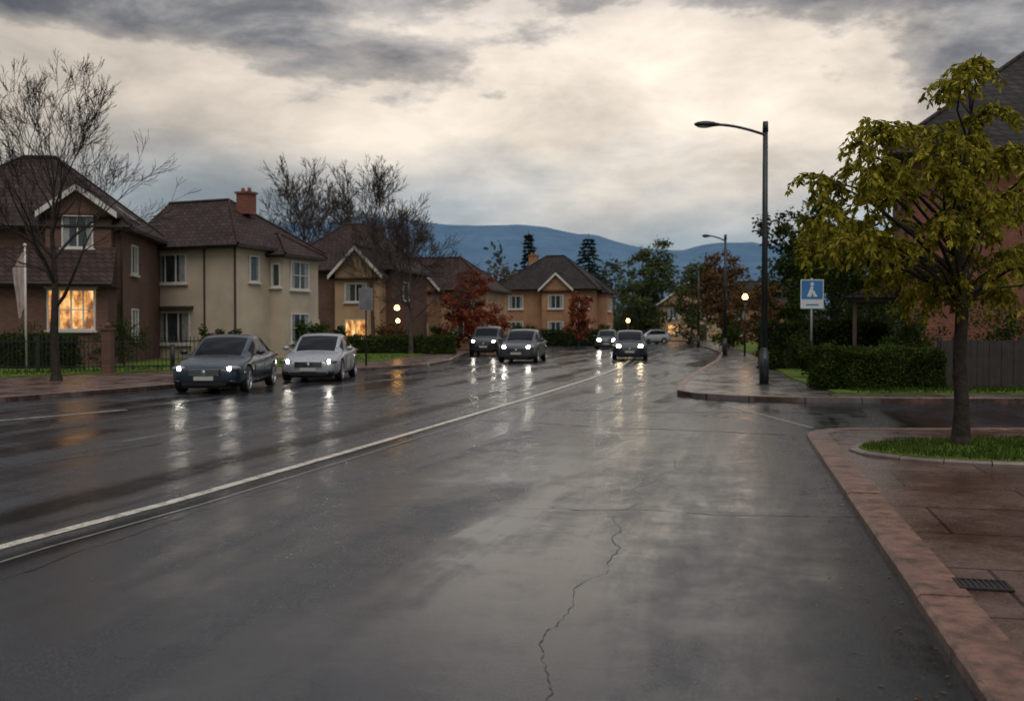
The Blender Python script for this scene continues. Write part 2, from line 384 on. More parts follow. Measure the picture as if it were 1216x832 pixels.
for i in range(9000):
    if i%2: 
        x,y=8+rr.random()*8,23.0+rr.uniform(0,3.5)
    else:
        k=rr.uniform(2,6.99); j=int(k); f=k-j; x=LW[j][0]*(1-f)+LW[j+1][0]*f-rr.uniform(0,4); y=LW[j][1]*(1-f)+LW[j+1][1]*f+rr.uniform(0,1)
    h=rr.uniform(0.04,0.11); a=rr.uniform(0,6.28); w=0.018; lx,ly=rr.uniform(-.03,.03),rr.uniform(-.03,.03)
    mb.face([(x-w*math.cos(a),y-w*math.sin(a),.145),(x+w*math.cos(a),y+w*math.sin(a),.145),(x+lx,y+ly,.15+h)])
mb.build('grass_tufts',[L_GRASS])

CL=[(-7.3,-7),(-5.35,1),(-3.79,7.37),(-3.19,9.25),(-2.25,12.77),(-0.95,17.9),(0.2,22.5),(2.45,31.9),(4.4,41),(6.2,52),(8,66),(10,85),(13,110)]
strip('kerb_reflection_line',CL,0.125,0.004,MARK,parent=road)
strip('kerb_reflection_line',[(-16.4,5),(-12.3,13),(-8.96,17.6),(-7.6,20)],0.10,0.004,MARK,parent=road)  # yellowish kerb reflection painted on the road as a pale edge line
FAINT=simple('very_worn_paint',(0.13,0.13,0.12),0.3,var=.5,scale=10)
strip('kerb_reflection_line',[(x+.36,y) for x,y in CL],0.04,0.0035,FAINT,parent=road)
for a,b in (((-5.6,14.2),(-4.9,16.6)),((-4.0,20.2),(-3.2,22.8)),((-2.2,26.5),(-1.3,29.5)),((-0.3,33),(0.6,36.5))):
    strip('kerb_reflection_line',[a,b],0.09,0.004,FAINT,parent=road)
strip('kerb_reflection_line',[(4.9,16.2),(4.5,21.2)],0.1,0.004,FAINT,parent=road)
cr=random.Random(5)
for pl,w,j in (([(-0.25,2.0),(0.12,4.33),(0.5,6.3),(1.15,9.1),(2.0,12.5)],0.0065,0.20),
             ([(0.35,9.0),(2.2,8.6),(3.15,8.5)],0.018,0.14),([(-1.2,9.1),(0.2,8.95),(0.4,9.0)],0.008,0.1),
             ([(-0.4,17.6),(1.6,16.2),(4.2,15.2)],0.07,0.2),([(-3.3,6.4),(-2.0,12.2),(-0.6,17.8),(1.4,26),(3.4,34)],0.012,0.06),
             ([(-2.3,21.2),(0.4,20.0),(3.2,19.2),(6,19)],0.10,0.2),([(-2.6,11.8),(-1.0,15.7)],0.008,0.15),([(-7.0,9.0),(-5.2,13.2),(-3.2,20)],0.02,0.1)):
    strip('road_crack',pl,w,0.003,SEAL,jit=j,rnd=cr,parent=road,step=0.03)
e=empty('drain_grate',(2.83,5.95,0.078),-A_ROAD)
mb=MB(); mb.box(-.15,.15,-.12,.12,0.001,.004,1)
for s in (-1,1):
    mb.box(min(s*.15,s*.13),max(s*.15,s*.13),-.12,.12,.004,.012,0); mb.box(-.13,.13,min(s*.12,s*.10),max(s*.12,s*.10),.004,.012,0)
for i in range(8): x=-.115+i*.033; mb.box(x-.008,x+.008,-.10,.10,.0042,.011,0)
mb.build('grate_bars',[simple('cast_iron',(0.03,0.024,0.022),0.5,metal=.2,spec=.2),IRON],e)
mb=MB()
for i in range(330):
    s=cr.uniform(3,15) 
    if cr.random()<.6: x=1.07+0.2235*s-abs(cr.gauss(0,.22))-.02; z=.005
    else: x=1.45+0.2235*s+cr.uniform(0,3); z=.082
    a=cr.uniform(0,6.28); l=cr.uniform(.008,.02)
    mb.face([(x+l*math.cos(a),s+l*math.sin(a),z),(x-l*.5*math.sin(a),s+l*.5*math.cos(a),z+.002),(x-l*math.cos(a),s-l*math.sin(a),z),(x+l*.5*math.sin(a),s-l*.5*math.cos(a),z+.002)])
mb.build('fallen_leaves',[L_BROWN])

# ------------------------------------------------------------ houses
UX=Vector((1,0,0)); FN=Vector((0,-1,0)); UY=Vector((0,1,0))
def wmats(wall,roofm,wall2=None): return [wall,roofm,WHITE,GLASS,CURT,LITW,GUTTER,WOOD,wall2 or wall]
def window(mb,o,u,n,w,h,cols=2,rows=1,lit=False,curt=True,ft=0.07):
    g=5 if lit else 3
    mb.obox(o,u,n,0,w,0,h,-.03,.015,g)
    if curt and not lit:
        mb.obox(o,u,n,ft,w*.24,ft,h-ft,.015,.022,4); mb.obox(o,u,n,w*.76,w-ft,ft,h-ft,.015,.022,4)
    mb.obox(o,u,n,0,ft,0,h,.0152,.075,2); mb.obox(o,u,n,w-ft,w,0,h,.0152,.075,2)
    mb.obox(o,u,n,ft,w-ft,0,ft,.0152,.072,2); mb.obox(o,u,n,ft,w-ft,h-ft,h,.0152,.072,2)
    for i in range(1,cols): x=w*i/cols; mb.obox(o,u,n,x-.03,x+.03,ft,h-ft,.0225,.068,2)
    for i in range(1,rows): z=h*i/rows; mb.obox(o,u,n,ft,w-ft,z-.02,z+.02,.0226,.062,2)
    mb.obox(o,u,n,-.08,w+.08,-.09,-.003,-.02,.14,2)
def roofb(mb,x0,x1,y0,y1,z,h,ov=0.45,axis='x',hips=(True,True),wall=0):
    if axis=='x': f=lambda a,b,c:(a,b,c); a0,a1,b0,b1=x0,x1,y0,y1
    else: f=lambda a,b,c:(b,a,c); a0,a1,b0,b1=y0,y1,x0,x1
    A0,A1,B0,B1=a0-ov,a1+ov,b0-ov,b1+ov; hb=(B1-B0)/2; mid=(B0+B1)/2
    r0=A0+hb*.95 if hips[0] else A0; r1=A1-hb*.95 if hips[1] else A1
    if r1<r0: r0=r1=(A0+A1)/2
    zt=z+h; t=.16
    mb.face([f(A0,B0,z),f(A1,B0,z),f(r1,mid,zt),f(r0,mid,zt)],1)
    mb.face([f(A1,B1,z),f(A0,B1,z),f(r0,mid,zt),f(r1,mid,zt)],1)
    sl=h/hb
    for k,(A,r,a,hp,s) in enumerate(((A0,r0,a0,hips[0],-1),(A1,r1,a1,hips[1],1))):
        if hp: mb.face([f(A,B0,z),f(A,B1,z),f(r,mid,zt)],1)
        else:
            mb.face([f(a,b0,z-.3),f(a,b1,z-.3),f(a,b1,z+sl*ov-.03),f(a,mid,zt-.05),f(a,b0,z+sl*ov-.03)],wall)
            for (p,q) in (((B0,z),(mid,zt)),((mid,zt),(B1,z))):
                e=s*.03
                P=[f(A,p[0],p[1]-.22),f(A,q[0],q[1]-.22),f(A+e,q[0],q[1]-.22),f(A+e,p[0],p[1]-.22),f(A,p[0],p[1]+.03),f(A,q[0],q[1]+.03),f(A+e,q[0],q[1]+.03),f(A+e,p[0],p[1]+.03)]
                mb.hexa(P,2)
    mb.face([f(A0,B0,z-.001),f(A1,B0,z-.001),f(A1,B0,z-t),f(A0,B0,z-t)],6); mb.face([f(A0,B1,z),f(A1,B1,z),f(A1,B1,z-t),f(A0,B1,z-t)],6)
    if hips[0]: mb.face([f(A0,B0,z),f(A0,B1,z),f(A0,B1,z-t),f(A0,B0,z-t)],6)
    if hips[1]: mb.face([f(A1,B0,z),f(A1,B1,z),f(A1,B1,z-t),f(A1,B0,z-t)],6)
    mb.face([f(A0,B0,z-t),f(A1,B0,z-t),f(A1,B1,z-t),f(A0,B1,z-t)],6)
    p0=Vector(f(A0,B0-.05,z-.04)); p1=Vector(f(A1,B0-.05,z-.04)); mb.tube(p0,p1,.06,.06,6,6)
    if r1>r0: mb.tube(f(r0,mid,zt),f(r1,mid,zt),.1,.1,6,1)
    for (A,r,hp) in ((A0,r0,hips[0]),(A1,r1,hips[1])):
        if hp:
            for B in (B0,B1): mb.tube(f(A,B,z+.02),f(r,mid,zt),.08,.08,5,1)
def chimney(mb,x,y,z0,z1,mi=8,w=.42):
    mb.box(x-w,x+w,y-.35,y+.35,z0,z1,mi); mb.box(x-w-.07,x+w+.07,y-.42,y+.42,z1,z1+.1,mi)
    for s in(-.2,.2): mb.tube((x+s,y,z1+.1),(x+s,y,z1+.32),.1,.09,8,mi,True)
def door(mb,o,u,n,w=.95,h=2.1):
    mb.obox(o,u,n,0,w,0,h,.0,.05,7); mb.obox(o,u,n,-.09,0,0,h+.09,0,.08,2); mb.obox(o,u,n,w,w+.09,0,h+.09,0,.08,2); mb.obox(o,u,n,0,w,h,h+.09,0,.078,2)
    mb.obox(o,u,n,.2,w-.2,h*.55,h*.85,.05,.06,3)
def split_build(mb,mats,parent,names=('walls','roof','window_frames','window_glass','curtains','lit_windows','gutters','door','masonry')):
    for mi in sorted(set(mb.m)):
        sub=MB(); mp={}
        for f,m,sm in zip(mb.f,mb.m,mb.sm):
            if m!=mi: continue
            nf=[]
            for i in f:
                if i not in mp: mp[i]=len(sub.v); sub.v.append(mb.v[i])
                nf.append(mp[i])
            sub.f.append(tuple(nf)); sub.m.append(0); sub.sm.append(sm)
        sub.build(names[mi],[mats[mi]],parent)

h=empty('beige_house',(-19.2,50.4,0.1),R(-23)); mb=MB()
mb.box(0,6.5,0,6.4,0,5.5,0); roofb(mb,0,6.5,0,6.4,5.55,2.65,.45,'x',(False,True))
mb.box(6.5,7.35,2.6,5.6,0,5.2,0); roofb(mb,5.0,7.35,2.6,5.6,5.25,1.2,.35,'x',(False,True))
window(mb,(1.5,0,3.75),UX,FN,2.0,1.45,3); window(mb,(1.5,0,.75),UX,FN,2.2,1.6,3)
mb.obox((1.3,0,2.5),UX,FN,0,2.6,0,.12,0,.35,6)
window(mb,(6.5,.9,3.8),UY,UX,.8,1.3,1)
window(mb,(7.35,3.1,3.5),UY,UX,1.6,1.45,2,2); window(mb,(7.35,3.1,.8),UY,UX,1.6,1.5,2,2)
window(mb,(6.62,2.6,3.6),UX,FN,.55,1.2,1)
window(mb,(6.5,5.75,3.6),UY,UX,.5,1.2,1,curt=False)
door(mb,(.05,0,0),UX,FN,.85)
mb.box(-.1,1.15,-1.0,0,2.35,2.5,6); mb.tube((0.02,-.9,0),(0.02,-.9,2.35),.06,.06,8,2)
mb.tube((6.44,-.06,0),(6.44,-.06,5.4),.05,.05,6,6); mb.tube((4.6,-.06,0),(4.6,-.06,5.4),.045,.045,6,6)
chimney(mb,4.6,3.2,7.4,8.45,8,.36)
split_build(mb,wmats(BEIGE,ROOFB,BRICKR),h)
h=empty('brick_house',(-25.4,40.9,0.1),R(8)); mb=MB()
mb.box(0,9,0,8,0,5.75,0); roofb(mb,0,9,0,8,5.8,3.5,.5,'x',(True,True))
mb.box(6.1,8.7,-.5,0.0,0,6.3,0); mb.box(6.1,8.7,0,2.2,5.75,6.3,0)
roofb(mb,6.1,8.7,-.5,3.2,6.3,1.15,.3,'y',(False,False))
mb.box(-1,8.9,-2.0,-.5,0,3.35,0)
mb.face([(-1.4,-2.45,3.35),(9.2,-2.45,3.35),(8.9,-.5,4.9),(-1.4,-.5,4.9)],1); mb.face([(-1.4,-2.45,3.35),(9.2,-2.45,3.35),(9.2,-2.45,3.18),(-1.4,-2.45,3.18)],6)
mb.face([(9.2,-2.45,3.35),(9.2,-2.45,3.18),(8.9,-.5,3.18),(8.9,-.5,4.9)],1); mb.face([(-1.4,-2.45,3.18),(9.2,-2.45,3.18),(9.2,-.5,3.18),(-1.4,-.5,3.18)],6)
mb.tube((-1.4,-2.5,3.3),(9.2,-2.5,3.3),.06,.06,6,6)
window(mb,(6.75,-.5,4.85),UX,FN,1.25,1.35,2,1); window(mb,(3.1,0,4.65),UX,FN,.9,1.0,2,1); window(mb,(1.0,0,4.6),UX,FN,1.2,1.0,2,1)
window(mb,(6.6,-2.0,1.45),UX,FN,1.85,1.65,4,2,lit=True); window(mb,(2.3,-2.0,1.2),UX,FN,2.2,1.6,3,1)
window(mb,(9,1.5,3.9),UY,UX,1.2,1.3,2,1); window(mb,(9,1.5,1.0),UY,UX,1.2,1.4,2,1)
mb.obox((6.6,-2.0,3.12),UX,FN,-.1,1.95,0,.1,0,.12,2)
mb.tube((9.02,-.1,0),(9.02,-.1,5.7),.05,.05,6,6)
chimney(mb,2,4,8.4,10.0)
split_build(mb,wmats(BRICKD,ROOFB,BRICKD),h)
h=empty('gabled_house',(-15.5,66,0.1),R(-14)); mb=MB()
mb.box(0,8,0,7,0,5.3,0); roofb(mb,0,8,0,7,5.35,3.3,.5,'x',(True,True))
mb.box(4.6,7.6,-1.2,0,0,4.8,8); roofb(mb,4.6,7.6,-1.2,2.5,4.85,1.9,.35,'y',(False,False),wall=8)
window(mb,(5.3,-1.2,3.2),UX,FN,1.5,1.2,2); window(mb,(5.3,-1.2,.8),UX,FN,1.5,1.3,2,lit=True); window(mb,(1.2,0,3.4),UX,FN,1.5,1.2,2); window(mb,(1.2,0,.8),UX,FN,1.8,1.3,2)
window(mb,(8,2,3.4),UY,UX,1.3,1.2,2)
split_build(mb,wmats(BRICKD,ROOFB,TAN),h)
h=empty('gabled_house',(-9.2,76,0.1),R(-14)); mb=MB()
mb.box(0,7.5,0,6,0,4.4,0); roofb(mb,0,7.5,0,6,4.45,2.6,.4,'x',(False,True))
mb.box(1.2,4.0,-1.0,0,0,4.4,8); roofb(mb,1.2,4.0,-1.0,2.5,4.4,1.9,.3,'y',(False,False),wall=8)
window(mb,(1.9,-1.0,2.9),UX,FN,1.3,1.2,2,lit=True); window(mb,(1.9,-1.0,.6),UX,FN,1.4,1.3,2); window(mb,(5,0,.8),UX,FN,1.5,1.3,2); window(mb,(5,0,2.9),UX,FN,1.5,1.1,2)
split_build(mb,wmats(TAN,ROOFB,BRICKO),h)
h=empty('orange_brick_house',(-1.3,97,0.1),R(-16)); mb=MB()
mb.box(0,9.4,0,8,0,5.3,0); roofb(mb,0,9.4,0,8,5.35,3.4,.5,'x',(True,True))
mb.box(4.6,7.4,-1.0,0,0,5.2,8); roofb(mb,4.6,7.4,-1.0,2.5,5.2,1.6,.3,'y',(False,False),wall=8)
mb.box(9.4,10.2,2,6,0,5.0,8); roofb(mb,8,10.2,2,6,5.05,1.5,.3,'x',(False,True),wall=8)
for x in(1.0,5.2): window(mb,(x,0 if x<3 else -1.0,3.4),UX,FN,1.5,1.3,2); window(mb,(x,0 if x<3 else -1.0,.8),UX,FN,1.5,1.4,2)
window(mb,(8,0,3.4),UX,FN,1.0,1.2,2); window(mb,(10.2,3,3.2),UY,UX,1.6,1.2,2); window(mb,(10.2,3,.8),UY,UX,1.6,1.2,2)
door(mb,(8,0,0),UX,FN); chimney(mb,2.6,3.5,7.6,8.75)
split_build(mb,wmats(BRICKO,ROOFD,BRICKO),h)
for (x,y,rz,s,wm) in ((19,128,R(-10),1,TAN),(24,112,R(-25),.9,BRICKO)):
    h=empty('distant_house',(x,y,0.1),rz,s); mb=MB(); mb.box(0,8,0,7,0,4.6,0); roofb(mb,0,8,0,7,4.65,3,.4,'y' if s==1 else 'x',(False,False))
    window(mb,(1,0,2.8),UX,FN,1.4,1.2,2); window(mb,(5,0,2.8),UX,FN,1.4,1.2,2); window(mb,(1,0,.8),UX,FN,1.4,1.2,2,lit=(s==1)); door(mb,(5,0,0),UX,FN)
    split_build(mb,wmats(wm,ROOFD,BRICKR),h)
h=empty('red_brick_house',(11.9,30.4,0.1),R(-19)); mb=MB()
mb.box(0,14,0,9,0,6.75,0); roofb(mb,0,14,0,9,6.8,4.1,.6,'x',(True,True))
window(mb,(3.4,0,4.0),UX,FN,1.4,1.5,2); window(mb,(3.4,0,1.0),UX,FN,1.5,1.5,2); window(mb,(7.5,0,4.0),UX,FN,1.5,1.5,2)
mb.box(-1.5,0,.8,3.4,2.35,2.5,6)
mb.face([(-1.7,.6,2.5),(-1.7,3.6,2.5),(0,3.6,3.3),(0,.6,3.3)],1); mb.face([(-1.7,.6,2.5),(0,.6,2.5),(0,.6,3.3)],1)
for y in(1.0,3.2): mb.box(-1.42,-1.3,y-.06,y+.06,0,2.35,7)
door(mb,(0,2.9,0),Vector((0,-1,0)),Vector((-1,0,0)))
mb.box(-.01,14.01,-.03,0,3.35,3.5,8); mb.tube((.12,-.07,0),(.12,-.07,6.7),.05,.05,6,6)
split_build(mb,wmats(BRICKR,ROOFD,BRICKD),h)

# ------------------------------------------------------------ trees
def grow(rnd,mb,p,d,L,r,depth,maxd,spread,up,rmin,tips,nk=(2,4),nseg=4,ns=5):
    pts=[p]; seg=L/nseg
    for i in range(nseg):
        d=(d+Vector((rnd.gauss(0,.11),rnd.gauss(0,.11),rnd.gauss(0,.07)+up))).normalized()
        q=p+d*seg; r1=max(rmin,r*(1-.45*(i+1)/nseg)); r0=max(rmin,r*(1-.45*i/nseg))
        mb.tube(p,q,r0,r1,ns if depth<2 else (4 if depth<3 else 3)); p=q; pts.append((p,d,r1))
    if depth>=maxd: tips.append((p,d)); return
    k=rnd.randint(*nk)
    for i in range(k+1):
        if i==0: q,dd,rr_=pts[-1]; ang=rnd.uniform(0,.25)
        else:
            j=rnd.randint(max(1,nseg//2-1),nseg); q,dd,rr_=pts[j]; ang=rnd.uniform(.6,1.2)*spread
        ax=dd.orthogonal().normalized(); ax.rotate(Matrix.Rotation(rnd.uniform(0,6.283),3,dd))
        nd=dd.copy(); nd.rotate(Matrix.Rotation(ang,3,ax))
        grow(rnd,mb,q,nd,L*rnd.uniform(.55,.80),max(rmin,rr_*rnd.uniform(.5,.75) if i else rr_*.85),depth+1,maxd,spread,up,rmin,tips,nk,nseg if depth<3 else 3,ns)
def bare_tree(name,loc,H,trunk,r,seed,maxd=5,spread=.65,up=.06,rmin=.008,mat=BARK,nk=(2,3),limbs=6,kL=.27,tilt0=.75):
    rnd=random.Random(seed); e=empty(name,loc); mb=MB(); tips=[]
    p=Vector((0,0,0)); n=8; pts=[]
    mb.tube((0,0,-.1),(0,0,.25),r*1.5,r*1.1,8)
    for i in range(n):
        q=p+Vector((rnd.gauss(0,.04),rnd.gauss(0,.04),1))*(H*.66/n); r0=r*(1-.8*i/n); r1=r*(1-.8*(i+1)/n)
        mb.tube(p,q,r0*1.08,r1*1.08,8); p=q; pts.append((p,r1))
    for i in range(limbs):
        f=trunk+(1-trunk)*(i/(limbs-1))*.999; k=min(n-1,int(f*n)); q,r1=pts[k]
        a=i*2.4+rnd.uniform(-.4,.4); tilt=tilt0-.4*(i/limbs)
        d=Vector((math.sin(tilt)*math.cos(a),math.sin(tilt)*math.sin(a),math.cos(tilt)))
        grow(rnd,mb,q,d,H*kL*(1-.3*i/limbs),min(r*.42,r1*.7),1,maxd,spread,up,rmin,tips,nk)
    grow(rnd,mb,p,Vector((0,0,1)),H*.16,pts[-1][1],1,maxd,spread,up,rmin,tips,nk)
    zm=max(v[2] for v in mb.v); s=H/zm
    mb.v=[(x*s,y*s,z*s) for x,y,z in mb.v]
    mb.build('trunk_and_branches',[mat],e); return e
def leaf(mb,p,d,l,w,rnd):
    a=d.orthogonal().normalized(); a.rotate(Matrix.Rotation(rnd.uniform(0,6.28),3,d))
    m=p+d*(l*.45)
    mb.face([p,m+a*w*.5,p+d*l,m-a*w*.5])
def cloud(name,blobs,count,size,mat,parent,seed,inner=.55):
    rnd=random.Random(seed); mb=MB(); tot=sum(b[3]*b[4]*b[5] for b in blobs)
    for (x,y,z,rx,ry,rz_) in blobs:
        k=int(count*rx*ry*rz_/tot)
        subs=[]
        for _ in range(max(6,int(k/60))):
            v=Vector((rnd.gauss(0,1),rnd.gauss(0,1),rnd.gauss(0,1))).normalized()*rnd.uniform(inner,1.0)
            subs.append(v)
        for _ in range(k):
            c=rnd.choice(subs); v=c+Vector((rnd.gauss(0,1),rnd.gauss(0,1),rnd.gauss(0,.8)))*.16
            p=Vector((x+v.x*rx,y+v.y*ry,z+v.z*rz_)); d=Vector((rnd.gauss(0,1),rnd.gauss(0,1),rnd.gauss(-.2,.7))).normalized()
            l=size*rnd.uniform(.6,1.4); leaf(mb,p,d,l,l*.65,rnd)
    return mb.build(name,[mat],parent)

bare_tree('bare_tree',(-13.1,28.6,.1),9.7,.34,.16,12,maxd=6,spread=.55,up=.05,rmin=.0064,nk=(2,2),limbs=11,kL=.24,tilt0=.8)
bare_tree('bare_tree',(-15.0,72,.1),13.8,.33,.28,21,maxd=6,spread=.7,rmin=.018,mat=BARKF,limbs=13,kL=.25,nk=(2,2),tilt0=.95)
bare_tree('bare_tree',(-10.8,74,.1),14.5,.33,.26,4,maxd=6,spread=.65,rmin=.018,mat=BARKF,limbs=13,kL=.23,nk=(2,2),tilt0=.8)
bare_tree('bare_tree',(-5.9,58,.1),9.0,.3,.16,31,maxd=6,spread=.6,rmin=.013,mat=BARKF,limbs=10,kL=.23,nk=(2,2))
bare_tree('bare_tree',(-8.8,63,.1),9.2,.25,.16,41,maxd=5,spread=.7,rmin=.015,mat=BARKF,limbs=8,kL=.26)
def street_tree():
    rnd=random.Random(77); e=empty('leafy_tree',(5.85,12.95,.12)); wood=MB(); lv=MB()
    pts=[Vector((0,0,-.05)),Vector((.01,0,.5)),Vector((-.02,.02,1.1)),Vector((.0,0,1.7)),Vector((-.03,0,2.2)),Vector((.05,.05,2.9)),Vector((.02,0,3.6)),Vector((.08,-.05,4.2)),Vector((.05,0,4.8))]
    rs=[.13,.09,.083,.078,.072,.056,.040,.026,.014]
    for i in range(len(pts)-1): wood.tube(pts[i],pts[i+1],rs[i],rs[i+1],10)
    wood.tube((0,0,-.05),(0,0,.12),.18,.11,10)
    # crown clump centres, metres from the trunk base (x, height)
    cl=[(.05,4.83),(-.30,4.64),(.41,4.36),(.11,4.23),(-1.07,4.25),(-.49,3.74),(-.87,3.90),(-1.62,3.68),(.11,3.68),(-1.41,3.46),(-2.02,3.40),(.65,3.63),(-.87,3.08),(-.11,3.08),(-1.95,2.96),(-1.41,2.70),(-2.12,2.62),(-.65,2.54),(.27,2.54),(.71,2.92),(.92,2.21),(.43,2.10),(-1.03,2.22),(-1.75,2.55),(-.43,2.16),(1.09,3.25),(1.30,2.60),(1.03,4.01),(-1.52,3.03),(-.33,3.41),(.54,3.25),(-1.25,3.73),(-.11,2.28),(.27,3.14),(-.71,3.41),(-.16,3.90),(.82,3.35),(-1.2,2.5),(-1.85,3.72),(1.2,2.0),(.95,2.6),(1.4,3.6),(.72,3.95),(-.3,2.75),(-1.1,2.9),(-.55,4.25),(.3,3.9),(-.95,3.5),(-1.7,3.3)]
    cc=[]
    for i,(dx,z) in enumerate(cl):
        span=1.4*math.sqrt(max(.05,1-((z-3.1)/2.3)**2))
        cc.append(Vector((dx,rnd.uniform(-1,1)*span,z)))
        if i%4==0: cc.append(Vector((dx*.8+rnd.uniform(-.3,.3),rnd.uniform(-1,1)*span,z+rnd.uniform(-.3,.1))))
    for c in cc:
        hr=math.hypot(c.x,c.y); za=max(1.85,min(4.4,c.z-.35-hr*.45))
        for i in range(len(pts)-1):
            if pts[i].z<=za<=pts[i+1].z: f=(za-pts[i].z)/(pts[i+1].z-pts[i].z); a=pts[i].lerp(pts[i+1],f); ra=rs[i]*(1-f)+rs[i+1]*f; break
        m1=a.lerp(c,.35)+Vector((rnd.gauss(0,.08),rnd.gauss(0,.08),.12)); m2=a.lerp(c,.7)+Vector((rnd.gauss(0,.06),rnd.gauss(0,.06),.12))
        r=min(ra*.5,.008+hr*.011); ch=[a,m1,m2,c]; rr2=[r,r*.75,r*.5,.005]
        for i in range(3): wood.tube(ch[i],ch[i+1],rr2[i],rr2[i+1],6)
        for s in range(rnd.randint(12,18)):
            st=m2.lerp(c,rnd.uniform(-.1,1.2)) ; an=rnd.uniform(0,6.283); d=Vector((math.cos(an),math.sin(an),rnd.uniform(-.1,.9))).normalized()
            L=rnd.uniform(.2,.55); p=st.copy(); n=6
            for k in range(n):
                d2=(d+Vector((0,0,-.34))).normalized(); q=p+d2*(L/n); wood.tube(p,q,.004,.003,3)
                for _ in range(5):
                    ld=(d2*.5+Vector((rnd.gauss(0,.65),rnd.gauss(0,.65),-.6+rnd.gauss(0,.4)))).normalized(); l=rnd.uniform(.055,.125)
                    leaf(lv,q.lerp(p,rnd.random()),ld,l,l*.44,rnd)
                p=q; d=d2
    wood.build('trunk_and_branches',[BARK],e); lv.build('foliage',[L_TREE],e)
street_tree()
def round_tree(name,loc,H,W,mat,seed,count,size,trunk=.3,bark=BARKF,n=9):
    rnd=random.Random(seed); e=empty(name,loc); mb=MB()
    mb.tube((0,0,-.1),(0,0,H*.5),.03*H*.6,.018*H*.6,8)
    bl=[]
    for i in range(n):
        a=rnd.uniform(0,6.28); t=(i+.5)/n; z=H*(trunk+(.92-trunk)*t); rad=W*.5*math.sin(math.pi*min(1,.18+.78*t))*rnd.uniform(.2,.75)
        b=Vector((rad*math.cos(a),rad*math.sin(a),z)); s=W*rnd.uniform(.2,.32)
        mb.tube((0,0,min(H*.48,z*.6)),b,.05,.02,5)
        bl.append((b.x,b.y,b.z,s,s,min(s*.85,H*.2)))
    mb.build('trunk_and_branches',[bark],e); cloud('foliage',bl,count,size,mat,e,seed); return e
def conifer(loc,H,W,seed):
    rnd=random.Random(seed); e=empty('conifer_tree',loc); mb=MB(); lf=MB(); mb.tube((0,0,0),(0,0,H),.2,.03,7)
    for i in range(26):
        z=H*(.12+.86*i/26); rad=W*.5*(1-(i/26))**.8+.15
        for k in range(9):
            a=rnd.uniform(0,6.28); rl=rad*rnd.uniform(.6,1.1); tip=Vector((rl*math.cos(a),rl*math.sin(a),z-rl*.25)); b=Vector((0,0,z)); mb.tube(b,tip,.03,.01,3)
            for _ in range(16):
                p=b.lerp(tip,rnd.uniform(.15,1)); d=Vector((math.cos(a)+rnd.gauss(0,.5),math.sin(a)+rnd.gauss(0,.5),rnd.gauss(-.3,.3))).normalized(); leaf(lf,p,d,rnd.uniform(.3,.6),.2,rnd)
    mb.build('trunk',[BARKF],e); lf.build('foliage',[L_CON],e)
round_tree('red_maple_tree',(-2.9,70,.1),5.6,5.0,L_RED,5,6500,.2,.18)
round_tree('red_maple_tree',(5.9,88,.1),4.6,3.2,L_RED,6,2200,.2,.22)
conifer((2.1,128,.1),14.2,4.6,3); conifer((9.6,125,.1),13.4,8.0,9)
round_tree('green_tree',(14.8,108,.1),11.0,7.6,L_MID,12,9000,.3,.15)
round_tree('green_tree',(18.8,104,.1),8.6,6.4,L_MID,13,5000,.3,.12)
round_tree('brown_tree',(17.0,80,.1),8.0,6.0,L_BROWN,14,6500,.26,.10)
round_tree('dark_green_tree',(14.8,46,.1),7.6,4.8,L_DARK,15,11000,.17,.06)
round_tree('dark_green_tree',(17.8,62,.1),9.6,7.0,L_DARK,16,9000,.24,.06)
round_tree('dark_green_tree',(12.0,37.0,.1),5.6,3.2,L_DARK,17,7000,.11,.08)
round_tree('brown_tree',(13.6,54,.1),4.2,3.0,L_BROWN,18,3000,.16,.1)
round_tree('brown_tree',(-1.2,112,.1),8,7,L_BROWN,19,3500,.3,.1)
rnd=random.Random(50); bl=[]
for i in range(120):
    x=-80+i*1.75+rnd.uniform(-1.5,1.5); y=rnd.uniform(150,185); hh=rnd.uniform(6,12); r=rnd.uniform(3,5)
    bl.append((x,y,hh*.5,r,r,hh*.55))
cloud('distant_trees',bl,38000,.8,L_FAR_HAZE,None,51,inner=.3)
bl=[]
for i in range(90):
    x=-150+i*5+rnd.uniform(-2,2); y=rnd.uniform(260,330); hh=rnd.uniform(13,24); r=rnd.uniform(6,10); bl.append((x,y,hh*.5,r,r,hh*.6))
cloud('distant_trees',bl,22000,1.7,L_FAR_HAZE,None,52,inner=.3)
def hedge(name,x0,x1,y0,y1,h,mat,seed,dens=900,size=.07,loc=(0,0,.1),rz=0,bumpy=.08):
    rnd=random.Random(seed); e=empty(name,loc,rz); core=MB(); core.box(x0+.14,x1-.14,y0+.14,y1-.14,0,h-.16); core.build('twig_core',[L_CON],e)
    lf=MB(); A=[((x1-x0)*h,0),((x1-x0)*(y1-y0),1),((y1-y0)*h,2),((y1-y0)*h,3)]
    for ar,k in A:
        for _ in range(int(ar*dens)):
            u,v=rnd.random(),rnd.random(); dep=abs(rnd.gauss(0,.06))-.02
            if k==0: p=Vector((x0+(x1-x0)*u,y0+dep,h*v))
            elif k==1: p=Vector((x0+(x1-x0)*u,y0+(y1-y0)*v,h-dep))
            elif k==2: p=Vector((x0+dep,y0+(y1-y0)*u,h*v))
            else: p=Vector((x1-dep,y0+(y1-y0)*u,h*v))
            q=mnoise.noise(p*1.6+Vector((seed,0,0))); p+=Vector((q*bumpy,q*bumpy,q*bumpy*(1.8 if k==1 or v>.85 else .3)))
            d=Vector((rnd.gauss(0,1),rnd.gauss(-.4,1),rnd.gauss(.4,1))).normalized(); leaf(lf,p,d,size*rnd.uniform(.6,1.5),size*.6,rnd)
    lf.build('foliage',[mat],e)
